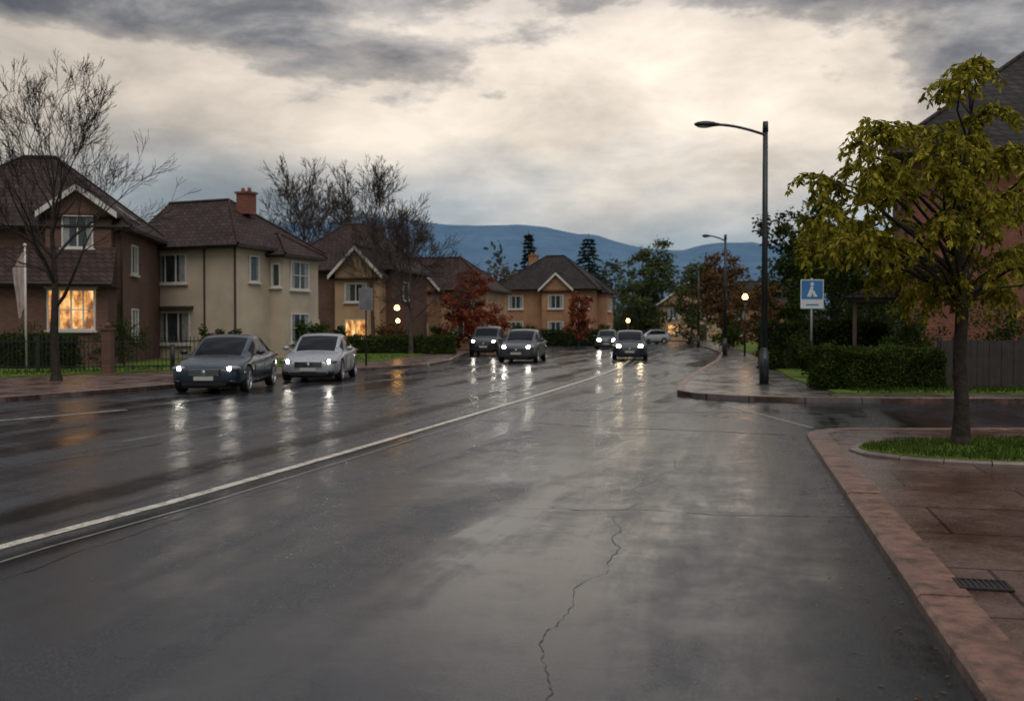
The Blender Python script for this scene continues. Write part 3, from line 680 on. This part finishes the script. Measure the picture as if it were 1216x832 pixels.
hedge('hedge',7.55,10.5,24.1,25.3,1.0,L_HEDGE,1,dens=1500,size=.075)
hedge('hedge',9.3,14.0,36.5,37.6,1.7,L_DARK,2,dens=350,size=.13)
hedge('hedge',-11.2,-3.4,58.5,59.6,1.0,L_HEDGE,3,dens=260,size=.14)
hedge('hedge',0,9,93.0,94.0,1.3,L_DARK,4,dens=120,size=.2)
hedge('hedge',-24,-16.2,36.6,37.5,1.25,L_DARK,5,dens=350,size=.11)
def shrub(loc,w,h,mat,seed,count=1800,size=.09):
    e=empty('shrub',loc); rnd=random.Random(seed); bl=[(rnd.uniform(-.3,.3)*w,rnd.uniform(-.2,.2)*w,h*rnd.uniform(.35,.65),w*rnd.uniform(.28,.42),w*.35,h*.42) for _ in range(4)]
    core=MB(); core.tube((0,0,0),(0,0,h*.5),.05,.02,5); core.build('stems',[BARK],e); cloud('foliage',bl,count,size,mat,e,seed,inner=.25)
for i,(x,y,w,hh,m) in enumerate([(-15.2,39,2.2,1.9,L_DARK),(-18.2,37.9,2.4,1.8,L_DARK),(-13.6,46.5,1.8,1.8,L_DARK),(-10.6,51.5,2.2,2.2,L_HEDGE),(-9.0,53,1.8,1.6,L_DARK),(-7.6,60.5,2.4,2.0,L_BROWN),(10.6,26.8,1.5,2.3,L_DARK),(13.2,27.6,1.8,2.9,L_HEDGE),(9.2,30,1.6,1.6,L_DARK),(-4.6,66,2.2,1.8,L_DARK),(15,70,3,2.2,L_DARK),(13.8,40,3,3.2,L_DARK),(11.4,28.6,2.2,2.4,L_DARK),(16,24.6,2,2,L_DARK),(1.2,92,2.5,2,L_DARK),(8.5,96,3,2.2,L_HEDGE),(12.2,112,6,3.6,L_DARK),(17,116,6,3.6,L_DARK)]):
    shrub((x,y,.1),w,hh,m,100+i,2600 if y<45 else 1500,.08 if y<45 else .16)

# ------------------------------------------------------------ fences
def railing(loc,rz,L,h=1.15):
    e=empty('iron_railing',loc,rz); mb=MB()
    for z in(.18,h-.12): mb.box(0,L,-.02,.02,z-.02,z+.02)
    n=int(L/.14)
    for i in range(n+1): x=i*L/n; mb.tube((x,0,.02),(x,0,h),.012,.012,5); mb.tube((x,0,h),(x,0,h+.07),.016,.001,5)
    mb.build('bars',[IRON],e); p=MB(); k=int(L/2.4)
    for i in range(k+1): x=i*L/k; p.box(x-.05,x+.05,-.05,.05,-.05,h+.1); p.ell((x,0,h+.15),(.06,.06,.06),0,8,6)
    p.build('posts',[IRON],e)
railing((-23.2,33.4,.15),R(1.5),9.6); railing((-13.55,33.65,.15),R(35),4.2)
e=empty('gate_post',(-13.6,33.5,.12)); mb=MB(); mb.box(-.16,.16,-.16,.16,0,1.45,0); mb.box(-.2,.2,-.2,.2,1.45,1.53,0); mb.ell((0,0,1.6),(.1,.1,.1)); mb.build('post',[BRICKD],e)
e=empty('wooden_fence',(10.6,24.6,.1)); mb=MB()
for i in range(40): x=i*.15; mb.box(x,x+.142,-.012+(.01 if i%2 else 0),.012+(.01 if i%2 else 0),.04,1.22+.01*(i%3))
for z in(.3,1.0): mb.box(0,6,.03,.07,z,z+.08)
for i in range(4): mb.box(i*2-.05,i*2+.05,.025,.12,0,1.3)
mb.build('boards',[FENCE],e)

# ------------------------------------------------------------ street furniture
def lamp(loc,H,arm,rz=0):
    e=empty('street_lamp',loc,rz); mb=MB()
    mb.tube((0,0,0),(0,0,.9),.125,.12,14,0,True); mb.tube((0,0,.9),(0,0,1.0),.12,.085,14); mb.tube((0,0,1.0),(0,0,H),.085,.065,12,0,True); mb.box(-.16,.16,-.16,.16,0,.03)
    mb.tube((0,0,H-.22),(0,0,H+.05),.078,.07,12,0,True)
    pr=None
    for i in range(9):
        t=i/8; p=Vector((-arm*.72*t,0,H-.30+.27*math.sin(t*math.pi/2)))
        if pr: mb.tube(pr,p,.038,.036,8)
        pr=p
    mb.build('pole',[METAL],e)
    hd=MB(); hd.ell((-arm*.86,0,H-.02),(arm*.17,.14,.085),0,16,8); hd.tube((-arm*.66,0,H-.03),(-arm*.78,0,H-.02),.04,.07,8)
    hd.build('lamp_head',[METAL],e); l=MB(); l.ell((-arm*.88,0,H-.07),(arm*.11,.10,.05),0,14,8); l.build('lamp_lens',[LAMPLENS],e)
    d=MB(); d.box(-.03,.03,-.128,-.12,.25,.7); d.build('access_door',[METAL],e)
lamp((6.74,26.6,.115),6.95,1.85); lamp((11.7,54.7,.115),6.6,1.25)
lamp((14.6,78,.115),6.3,1.2)
e=empty('parking_sign',(9.62,32,.14)); mb=MB(); mb.tube((0,0,0),(0,0,3.1),.038,.038,10,0,True); mb.build('post',[METALG],e)
mb=MB(); mb.box(-.37,.37,-.06,-.045,2.12,3.05,0); mb.box(-.34,.34,-.064,-.0602,2.42,3.02,1)
mb.build('sign_plate',[SIGNW,SIGNB],e)
mb=MB(); mb.ell((0,-.066,2.9),(.06,.004,.06),0,12,8); mb.hexa([(-.17,-.068,2.5),(-.03,-.068,2.5),(-.03,-.0645,2.5),(-.17,-.0645,2.5),(-.04,-.068,2.83),(.04,-.068,2.83),(.04,-.0645,2.83),(-.04,-.0645,2.83)]); mb.hexa([(.05,-.068,2.5),(.17,-.068,2.5),(.17,-.0645,2.5),(.05,-.0645,2.5),(-.02,-.0675,2.7),(.06,-.0675,2.7),(.06,-.0645,2.7),(-.02,-.0645,2.7)])
mb.box(-.2,.2,-.065,-.0605,2.22,2.26,1); mb.build('symbol',[SIGNW,SIGNB],e)
e=empty('traffic_sign',(-5.95,40.6,.115)); mb=MB(); mb.tube((0,0,0),(0,0,3.1),.04,.04,10,0,True); mb.build('post',[METAL],e)
mb=MB(); mb.box(-.28,.28,-.06,-.045,2.25,3.15); mb.box(-.26,.26,-.064,-.0602,2.27,3.13,1); mb.build('sign_plate',[METALG,simple('sign_face_grey',(.13,.13,.135),.5)],e)
e=empty('flagpole',(-16.6,34.0,.12)); mb=MB(); mb.tube((0,0,0),(0,0,4.3),.045,.03,8,0,True); mb.ell((0,0,4.34),(.06,.06,.06)); mb.build('pole',[WHITE],e)
mb=MB(); nx,nz=10,14; g=[]
for j in range(nz+1):
    row=[]
    for i in range(nx+1):
        t=i/nx; zz=4.15-j*.135-t*t*.25; w=.34*(1-.45*j/nz)*1.1; row.append((-w*t-.03,.07*math.sin(i*1.7+j*.25)*t,zz-t*.35))
    g.append(row)
for j in range(nz):
    for i in range(nx): mb.face([g[j][i],g[j][i+1],g[j+1][i+1],g[j+1][i]],0,True)
mb.build('flag',[simple('flag_cloth',(.4,.33,.30),.8,var=.2)],e)
def post_lamp(loc,H,r=.16):
    e=empty('lamp_post',loc); mb=MB(); mb.tube((0,0,0),(0,0,H-.1),.06,.04,8,0,True); mb.tube((0,0,H-.12),(0,0,H-.05),.04,.13,8); mb.tube((0,0,H+r*1.1),(0,0,H+r*1.6),.16,.02,8); mb.build('post',[METAL],e)
    g=MB(); g.ell((0,0,H+.08),(r,r,r*1.1),0,10,7); g.build('lamp_globe',[LAMPY],e)
post_lamp((13.1,56,.11),3.2,.16); post_lamp((11.3,97,.11),2.2,.18); post_lamp((-7.1,61.5,.11),2.7,.16); post_lamp((-6.9,60.2,.11),1.9,.12)
e=empty('bollard',(-12.1,35.5,.12)); mb=MB(); mb.tube((0,0,0),(0,0,.9),.07,.07,10,0,True); mb.ell((0,0,.9),(.07,.07,.05)); mb.build('post',[IRON],e)

# ------------------------------------------------------------ vehicles
def interp(keys,y):
    ks=keys
    if y<=ks[0][0]: return ks[0][1:]
    if y>=ks[-1][0]: return ks[-1][1:]
    for i in range(len(ks)-1):
        if ks[i][0]<=y<=ks[i+1][0]: break
    t=(y-ks[i][0])/(ks[i+1][0]-ks[i][0]); h=ks[i+1][0]-ks[i][0]; out=[]
    for c in range(1,len(ks[0])):
        p0,p1=ks[i][c],ks[i+1][c]
        m0=((ks[i+1][c]-ks[i-1][c])/(ks[i+1][0]-ks[i-1][0]) if i>0 else (p1-p0)/h)*h
        m1=((ks[i+2][c]-ks[i][c])/(ks[i+2][0]-ks[i][0]) if i<len(ks)-2 else (p1-p0)/h)*h
        out.append((2*t**3-3*t*t+1)*p0+(t**3-2*t*t+t)*m0+(-2*t**3+3*t*t)*p1+(t**3-t*t)*m1)
    return out
def car(loc,yaw,kind,paint,name='car',warm=False,scale=1.0,bright=True,bulb=.06):
    e=empty(name,loc,yaw,scale)
    if kind=='sedan':
        st=[(-2.30,.50,.32,.52),(-2.27,.68,.23,.62),(-2.14,.82,.19,.70),(-1.85,.89,.18,.77),(-1.4,.915,.18,.845),(-.95,.92,.18,.905),(-.6,.92,.18,.93),(.2,.925,.18,.945),(1.0,.925,.18,.97),(1.5,.92,.18,1.0),(1.95,.88,.2,1.02),(2.2,.80,.26,.99),(2.30,.66,.36,.86)]
        gk=[(-1.12,.885,.895,.78,.66),(-.75,.905,1.10,.83,.66),(-.2,.92,1.36,.855,.635),(.15,.925,1.435,.86,.625),(.55,.93,1.445,.86,.62),(1.0,.95,1.395,.85,.61),(1.4,.975,1.255,.82,.62),(1.95,1.0,1.01,.74,.64)]
        ws=(-1.06,-.16); rg=(1.12,1.82); sw=(-.72,1.50); pil=((.20,.27),)
        wy=(-1.40,1.38); wr=.335; hz=.635; gz=(.46,.61)
    elif kind=='suv':
        st=[(-2.30,.60,.36,.78),(-2.27,.76,.28,.90),(-2.15,.86,.25,.98),(-1.85,.91,.24,1.03),(-1.4,.93,.24,1.07),(-1.05,.935,.24,1.10),(-.6,.935,.24,1.12),(.2,.94,.24,1.12),(1.0,.94,.24,1.13),(1.6,.93,.24,1.15),(2.05,.90,.26,1.14),(2.26,.85,.32,1.08),(2.32,.76,.42,.95)]
        gk=[(-1.2,1.07,1.08,.82,.72),(-.9,1.08,1.28,.86,.72),(-.45,1.10,1.60,.89,.71),(-.1,1.10,1.70,.89,.70),(.5,1.10,1.745,.89,.70),(1.4,1.12,1.71,.88,.69),(1.85,1.12,1.60,.86,.69),(2.22,1.12,1.15,.82,.72)]
        ws=(-1.12,-.38); rg=(1.80,2.16); sw=(-.85,1.85); pil=((.18,.27),(1.08,1.17))
        wy=(-1.42,1.40); wr=.37; hz=.86; gz=(.62,.82)
    else:
        st=[(-2.05,.54,.30,.62),(-2.01,.70,.22,.72),(-1.88,.81,.19,.80),(-1.6,.87,.18,.86),(-1.25,.885,.18,.91),(-.95,.89,.18,.95),(-.5,.895,.18,.97),(.2,.90,.18,.975),(.9,.90,.18,.99),(1.4,.89,.18,1.02),(1.8,.86,.2,1.03),(1.98,.80,.28,.98),(2.05,.70,.38,.86)]
        gk=[(-1.15,.93,.94,.76,.66),(-.8,.94,1.16,.82,.65),(-.3,.95,1.42,.84,.64),(.1,.96,1.50,.845,.63),(.6,.965,1.51,.84,.62),(1.2,.98,1.46,.82,.61),(1.55,.99,1.34,.80,.62),(1.92,1.0,1.03,.76,.66)]
        ws=(-1.08,-.24); rg=(1.40,1.86); sw=(-.75,1.45); pil=((.14,.22),)
        wy=(-1.28,1.22); wr=.32; hz=.72; gz=(.50,.66)
    yf=st[0][0]
    sec=lambda w,zb,zt:[(0,zb),(.78*w,zb),(.95*w,zb+.07),(w*.995,zb+.36*(zt-zb)),(w*1.0,zb+.58*(zt-zb)),(.985*w,zb+.72*(zt-zb)),(.975*w,zb+.80*(zt-zb)),(.93*w,zt-.035),(.80*w,zt),(.4*w,zt+.02),(0,zt+.025)]
    mb=MB(); rings=[]
    for (y,w,zb,zt) in st:
        s=sec(w,zb,zt); ring=[(x,y,z) for x,z in s]+[(-x,y,z) for x,z in s[-2:0:-1]]
        b=len(mb.v); mb.v+=ring; rings.append(range(b,b+len(ring)))
    n=len(rings[0])
    for k in range(len(rings)-1):
        for i in range(n):
            j=(i+1)%n; mb.f.append((rings[k][i],rings[k][j],rings[k+1][j],rings[k+1][i])); mb.m.append(0); mb.sm.append(True)
    mb.f.append(tuple(rings[0])[::-1]); mb.m.append(0); mb.sm.append(True); mb.f.append(tuple(rings[-1])); mb.m.append(0); mb.sm.append(True)
    body=mb.build('body',[paint],None)
    bm=bmesh.new(); bm.from_mesh(body.data); bmesh.ops.recalc_face_normals(bm,faces=bm.faces); bm.to_mesh(body.data); bm.free()
    ss=body.modifiers.new('s','SUBSURF'); ss.levels=2; ss.render_levels=2
    cut=MB()
    for y in wy:
        for s in(-1,1):
            cut.tube((s*.66,y,wr+.01),(s*1.2,y,wr+.01),wr+.05,wr+.05,32,0,True)
    cut=cut.build('cut',[paint]); bm=bmesh.new(); bm.from_mesh(cut.data); bmesh.ops.recalc_face_normals(bm,faces=bm.faces); bm.to_mesh(cut.data); bm.free()
    bo=body.modifiers.new('b','BOOLEAN'); bo.operation='DIFFERENCE'; bo.object=cut; bo.solver='EXACT'
    bpy.context.view_layer.update(); dg=bpy.context.evaluated_depsgraph_get()
    me=bpy.data.meshes.new_from_object(body.evaluated_get(dg)); body.modifiers.clear(); body.data=me
    bpy.data.objects.remove(cut)
    me.materials.clear(); me.materials.append(paint); me.materials.append(BLACKP)
    for p in me.polygons:
        c=p.center
        inside=any(math.hypot(c.y-y,c.z-wr-.01)<wr+.045 for y in wy) and abs(c.x)<.9 and abs(c.x)>.6
        p.material_index=1 if inside or (c.z<st[5][2]+.07) else 0
        p.use_smooth=True
    try: me.set_sharp_from_angle(angle=R(38))
    except Exception: pass
    body.parent=e
    cb=MB(); NYY=70; y0,y1=gk[0][0],gk[-1][0]; rows=[]
    for k in range(NYY+1):
        y=y0+(y1-y0)*k/NYY; zb,zr,wb,wt=interp(gk,y); H_=max(.004,zr-zb); o1=min(.085,.32*H_); o2=min(.13,.5*wt)
        pr=[]
        S=(wt+.045*min(1,H_/.3),zr-o1); T=(wt-o2,zr)
        for i in range(7): t=i/6; pr.append((wb+(S[0]-wb)*t+.018*math.sin(math.pi*t),zb-.03*(1-t)+(S[1]-zb)*t))
        for i in range(1,5): t=i/4; cx,cz=(wt+.02,zr-.008); pr.append(((1-t)**2*S[0]+2*t*(1-t)*cx+t*t*T[0],(1-t)**2*S[1]+2*t*(1-t)*cz+t*t*T[1]))
        for i in range(1,5): t=i/4; pr.append((T[0]*(1-t),zr+.022*(1-(1-t)**2)))
        full=[(x,y,z) for x,z in pr]+[(-x,y,z) for x,z in pr[-2::-1]]
        b=len(cb.v); cb.v+=full; rows.append((b,y,H_))
    L_=len(pr); nn=2*L_-1
    for k in range(NYY):
        b0,ya,Ha=rows[k]; b1,yb,Hb=rows[k+1]; ym=(ya+yb)/2; Hm=(Ha+Hb)/2
        for i in range(nn-1):
            j=i if i<L_-1 else nn-2-i
            g=0
            if 1<=j<=5 and sw[0]<ym<sw[1] and Hm>.10 and not any(a<ym<b for a,b in pil): g=1
            if j>=9 and (ws[0]<ym<ws[1] or rg[0]<ym<rg[1]): g=1
            if g==0 and 1<=j<=5 and any(a<ym<b for a,b in pil): g=2
            cb.f.append((b0+i,b0+i+1,b1+i+1,b1+i)); cb.m.append(g); cb.sm.append(True)
    cab=cb.build('cabin',[paint,CARGLASS,BLACKP],e)
    bm=bmesh.new(); bm.from_mesh(cab.data); bmesh.ops.recalc_face_normals(bm,faces=bm.faces)
    if sum(f.normal.z*(1 if f.calc_center_median().z>1.2 else 0) for f in bm.faces)<0: bmesh.ops.reverse_faces(bm,faces=bm.faces)
    bm.to_mesh(cab.data); bm.free()
    for wi,y in enumerate(wy):
        for s in(-1,1):
            w=MB(); x=s*.81; o=lambda v:v*s
            w.lathe_x((x,y,wr),[(o(-.11),wr*.60,0),(o(-.11),wr*.93,0),(o(-.085),wr*.99,0),(o(.07),wr*.99,0),(o(.095),wr*.94,0),(o(.10),wr*.72,0),(o(.085),wr*.70,1),(o(.03),wr*.66,1),(o(.02),.0,2)])
            for k in range(5):
                for dd in (-.13,.13):
                    a=2*math.pi*k/5+dd; ca,sa=math.cos(a),math.sin(a); r1=wr*.68
                    p0=Vector((x+o(.075),y+.04*ca,wr+.04*sa)); p1=Vector((x+o(.08),y+r1*math.cos(a+dd*.3),wr+r1*math.sin(a+dd*.3)))
                    w.tube(p0,p1,.022,.017,5,1)
            w.ell((x+o(.07),y,wr),(.02,.055,.055),1,10,6)
            w.build('wheel',[TYRE,RIM,BLACKP],e)
    d=MB(); F=yf-.006
    gw=.40 if kind!='suv' else .46
    d.box(-gw,gw,F-.012,F+.08,gz[0],gz[1],0)
    for k in range(4):
        z=gz[0]+.015+(gz[1]-gz[0]-.03)*k/3; d.box(-gw+.02,gw-.02,F-.020,F-.012,z-.005,z+.005,1)
    d.box(-gw-.012,gw+.012,F-.02,F+.05,gz[1],gz[1]+.012,1)
    d.ell((0,F-.024,(gz[0]+gz[1])/2),(.055,.012,.055),1,12,8)
    d.box(-.54,.54,F+.0,F+.12,.215 if kind!='suv' else .3,.31 if kind!='suv' else .43,0)
    d.box(-.24,.24,F-.03,F-.013,gz[0]-.115,gz[0]-.015,2)
    for s in(-1,1): d.ell((s*.66,F+.09,.31 if kind!='suv' else .46),(.12,.07,.05),0,10,6)
    d.build('grille_and_bumper',[BLACKP,CHROME,PLATE],e)
    hl=MB(); sx=.66 if kind!='hatch' else .61
    for s in(-1,1):
        hl.ell((s*sx,yf+.165,hz),(.21,.13,.070),0,18,10,rz=s*.55)
    hl.build('headlight_housings',[LENSG],e)
    hb=MB()
    for s in(-1,1):
        hb.ell((s*(sx-.04),yf+.065,hz),(bulb*1.35,.055,bulb*.85),0,9,6,rz=s*.4)
    hb.build('headlight_bulbs',[(HEADY if warm else HEAD) if bright else LENSG],e)
    m=MB()
    my=gk[1][0]+.12; mz=gk[1][1]+.10; mw=gk[1][3]
    for s in(-1,1):
        m.ell((s*(mw+.17),my,mz),(.11,.06,.07),0,12,8); m.tube((s*(mw-.02),my,mz-.07),(s*(mw+.12),my,mz-.03),.025,.02,6)
    m.build('mirrors',[paint],e)
    t=MB(); wm=st[7][1]; zb=st[7][2]; zt=st[7][3]
    def sideline(y0,y1,z0,z1,wd=.006):
        for s in(-1,1):
            X0=s*(wm*.999+.003)
            t.box(min(X0-.012*s,X0),max(X0-.012*s,X0),min(y0,y1)-wd,max(y0,y1)+wd,z0,z1,0)
    for y in(-.82,.22,1.08): sideline(y,y,zb+.16,zt-.24)
    sideline(-.82,1.08,zb+.15,zb+.163,.0)
    for y in(.02,.92):
        for s in(-1,1): t.ell((s*(wm*.975+.01),y,zt-.16),(.018,.09,.014),1,8,6)
    for s in(-1,1): t.ell((s*.68,st[-1][0]-.08,zt-.06),(.18,.10,.07),2,12,8)
    for s in(-.35,.25): t.tube((s,ws[0]+.02,gk[0][2]+.05),(s+.42,ws[0]+.18,gk[0][2]+.13),.008,.006,4,0)
    t.build('trim',[BLACKP,CHROME,REDL],e)
    u=MB(); u.box(-.60,.60,yf+.25,-yf-.25,.14 if kind!='suv' else .2,.24 if kind!='suv' else .3); u.build('underbody',[BLACKP],e)
    return e
P_DARK=mat_paint('paint_slate_blue',(0.012,0.023,0.038),.1)
P_SILV=mat_paint('paint_silver',(0.33,0.35,0.37),.35)
P_BLK=mat_paint('paint_black',(0.008,0.010,0.013),.1)
P_GREY=mat_paint('paint_grey',(0.05,0.056,0.064),.2)
P_NAVY=mat_paint('paint_navy',(0.014,0.020,0.034),.1)
car((-7.62,26.75,0),R(1),'sedan',P_DARK,'parked_car',bulb=.06)
car((-6.15,32.1,0),R(1),'sedan',P_SILV,'parked_car',bulb=.06)
car((-1.45,60.6,0),R(-6),'suv',P_BLK,'parked_suv',bulb=.08)
car((.55,48.8,0),R(-10),'hatch',P_GREY,'moving_car',scale=1.04,bulb=.08)
car((6.25,52.8,0),R(-7),'hatch',P_NAVY,'moving_car',warm=True,bulb=.10)
car((7.55,78.8,0),R(-8),'hatch',P_GREY,'moving_car',bulb=.13)
car((14.4,104,0),R(-70),'hatch',P_SILV,'parked_car',bright=False)

# ------------------------------------------------------------ hills
prof=[(-400,326),(0,285),(200,273),(400,264),(440,259),(480,261),(530,268),(600,267),(650,270),(700,279),(740,290),(770,297),(800,299),(830,290),(870,290),(900,297),(960,302),(1050,298),(1200,306),(1700,326)]
def hz_(x):
    for (a,ya),(b,yb) in zip(prof[:-1],prof[1:]):
        if a<=x<=b: return ya+(yb-ya)*(x-a)/(b-a)
    return 330
mb=MB(); NX,NY=240,22
for j in range(NY+1):
    y=700+j*60.0; t=min(1,j/14); s=t*t*(3-2*t); dn=1 if j<=14 else max(0.4,1-(j-14)*.06)
    for i in range(NX+1):
        X=-1700+i*3500/NX; px=608+X/1540*1182; H=(390-hz_(px))/1182*1540
        nn=mnoise.fractal(Vector((X*.006,y*.006,0)),1,2,5)*9*s
        mb.v.append((X,y,-2+(H*s*dn+nn)))
for j in range(NY):
    for i in range(NX):
        a=j*(NX+1)+i; mb.f.append((a,a+1,a+NX+2,a+NX+1)); mb.m.append(0); mb.sm.append(True)
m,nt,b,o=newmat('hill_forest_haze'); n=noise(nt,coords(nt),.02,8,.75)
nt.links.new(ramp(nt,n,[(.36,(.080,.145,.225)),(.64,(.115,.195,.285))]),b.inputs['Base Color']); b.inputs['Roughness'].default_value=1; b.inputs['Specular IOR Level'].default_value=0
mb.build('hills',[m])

# ------------------------------------------------------------ sky
w=bpy.data.worlds.new('World'); scene.world=w; w.use_nodes=True; nt=w.node_tree; nt.nodes.clear()
out=N(nt,'ShaderNodeOutputWorld'); bg=N(nt,'ShaderNodeBackground'); bg2=N(nt,'ShaderNodeBackground'); add=N(nt,'ShaderNodeAddShader')
sky=N(nt,'ShaderNodeTexSky',sky_type='NISHITA'); sky.sun_disc=False; sky.sun_elevation=R(55); sky.sun_rotation=R(170)
nt.links.new(sky.outputs[0],bg.inputs[0]); bg.inputs[1].default_value=.008
tc=N(nt,'ShaderNodeTexCoord'); s=N(nt,'ShaderNodeSeparateXYZ'); nt.links.new(tc.outputs['Generated'],s.inputs[0])
X,Y,Z=s.outputs
zc=math_(nt,'MAXIMUM',Z,0.0)
mp=N(nt,'ShaderNodeMapping'); mp.inputs['Scale'].default_value=(1,1,2.6); mp.inputs['Location'].default_value=(5.3,1.4,2.2); nt.links.new(tc.outputs['Generated'],mp.inputs[0])
n1=noise(nt,mp.outputs[0],2.9,8,.60,.15); n2=noise(nt,mp.outputs[0],6.2,7,.60,.25)
nn=math_(nt,'SUBTRACT',n1,.5)
zz=math_(nt,'ADD',zc,math_(nt,'MULTIPLY',nn,.20))
base=ramp(nt,zz,[(0,(.44,.48,.49)),(.05,(.27,.33,.365)),(.095,(.31,.355,.385)),(.135,(.52,.51,.49)),(.18,(.86,.75,.62)),(.25,(.86,.75,.63)),(.36,(.54,.51,.49)),(.6,(.46,.48,.52))])
ax=math_(nt,'MULTIPLY',math_(nt,'ABSOLUTE',math_(nt,'SUBTRACT',X,.0)),.14)
mask=ramp(nt,math_(nt,'ADD',math_(nt,'ADD',zc,math_(nt,'MULTIPLY',nn,.74)),ax),[(.24,0),(.27,.55),(.345,1)])
dark=ramp(nt,n2,[(.36,(.14,.14,.155)),(.5,(.235,.23,.235)),(.66,(.47,.445,.42))])
fade=ramp(nt,zc,[(.12,0),(.17,.6),(.22,1),(.34,1),(.45,.15)])
col=mixc(nt,math_(nt,'MULTIPLY',mask,fade),base,dark)
col=mixc(nt,.85,col,ramp(nt,n2,[(.32,.67),(.68,1.24)]),'MULTIPLY')
lx=ramp(nt,math_(nt,'ADD',X,.5),[(0,.64),(.35,.93),(.55,1.08),(.75,1.08),(1.0,.92)])
col=mixc(nt,1.0,col,lx,'MULTIPLY')
g2=N(nt,'ShaderNodeMapRange'); nt.links.new(zc,g2.inputs[0]); g2.inputs[1].default_value=.55; g2.inputs[2].default_value=.9; g2.inputs[3].default_value=1.0; g2.inputs[4].default_value=2.0
nt.links.new(col,bg2.inputs[0]); nt.links.new(g2.outputs[0],bg2.inputs[1])
nt.links.new(bg.outputs[0],add.inputs[0]); nt.links.new(bg2.outputs[0],add.inputs[1]); nt.links.new(add.outputs[0],out.inputs[0])
sl=bpy.data.lights.new('sun','SUN'); sl.energy=1.05; sl.angle=R(40); sl.color=(1,.91,.80); so=bpy.data.objects.new('sun',sl); scene.collection.objects.link(so)
so.rotation_euler=(R(35),0,R(10))

cam=bpy.data.cameras.new('camera'); co=bpy.data.objects.new('camera',cam); scene.collection.objects.link(co); scene.camera=co
cam.lens=35; cam.sensor_width=36; cam.clip_end=6000; cam.clip_start=.05
co.location=(0,0,1.62); co.rotation_euler=(R(90-1.26),0,0)
cam.dof.use_dof=True; cam.dof.focus_distance=9.5; cam.dof.aperture_fstop=2.2
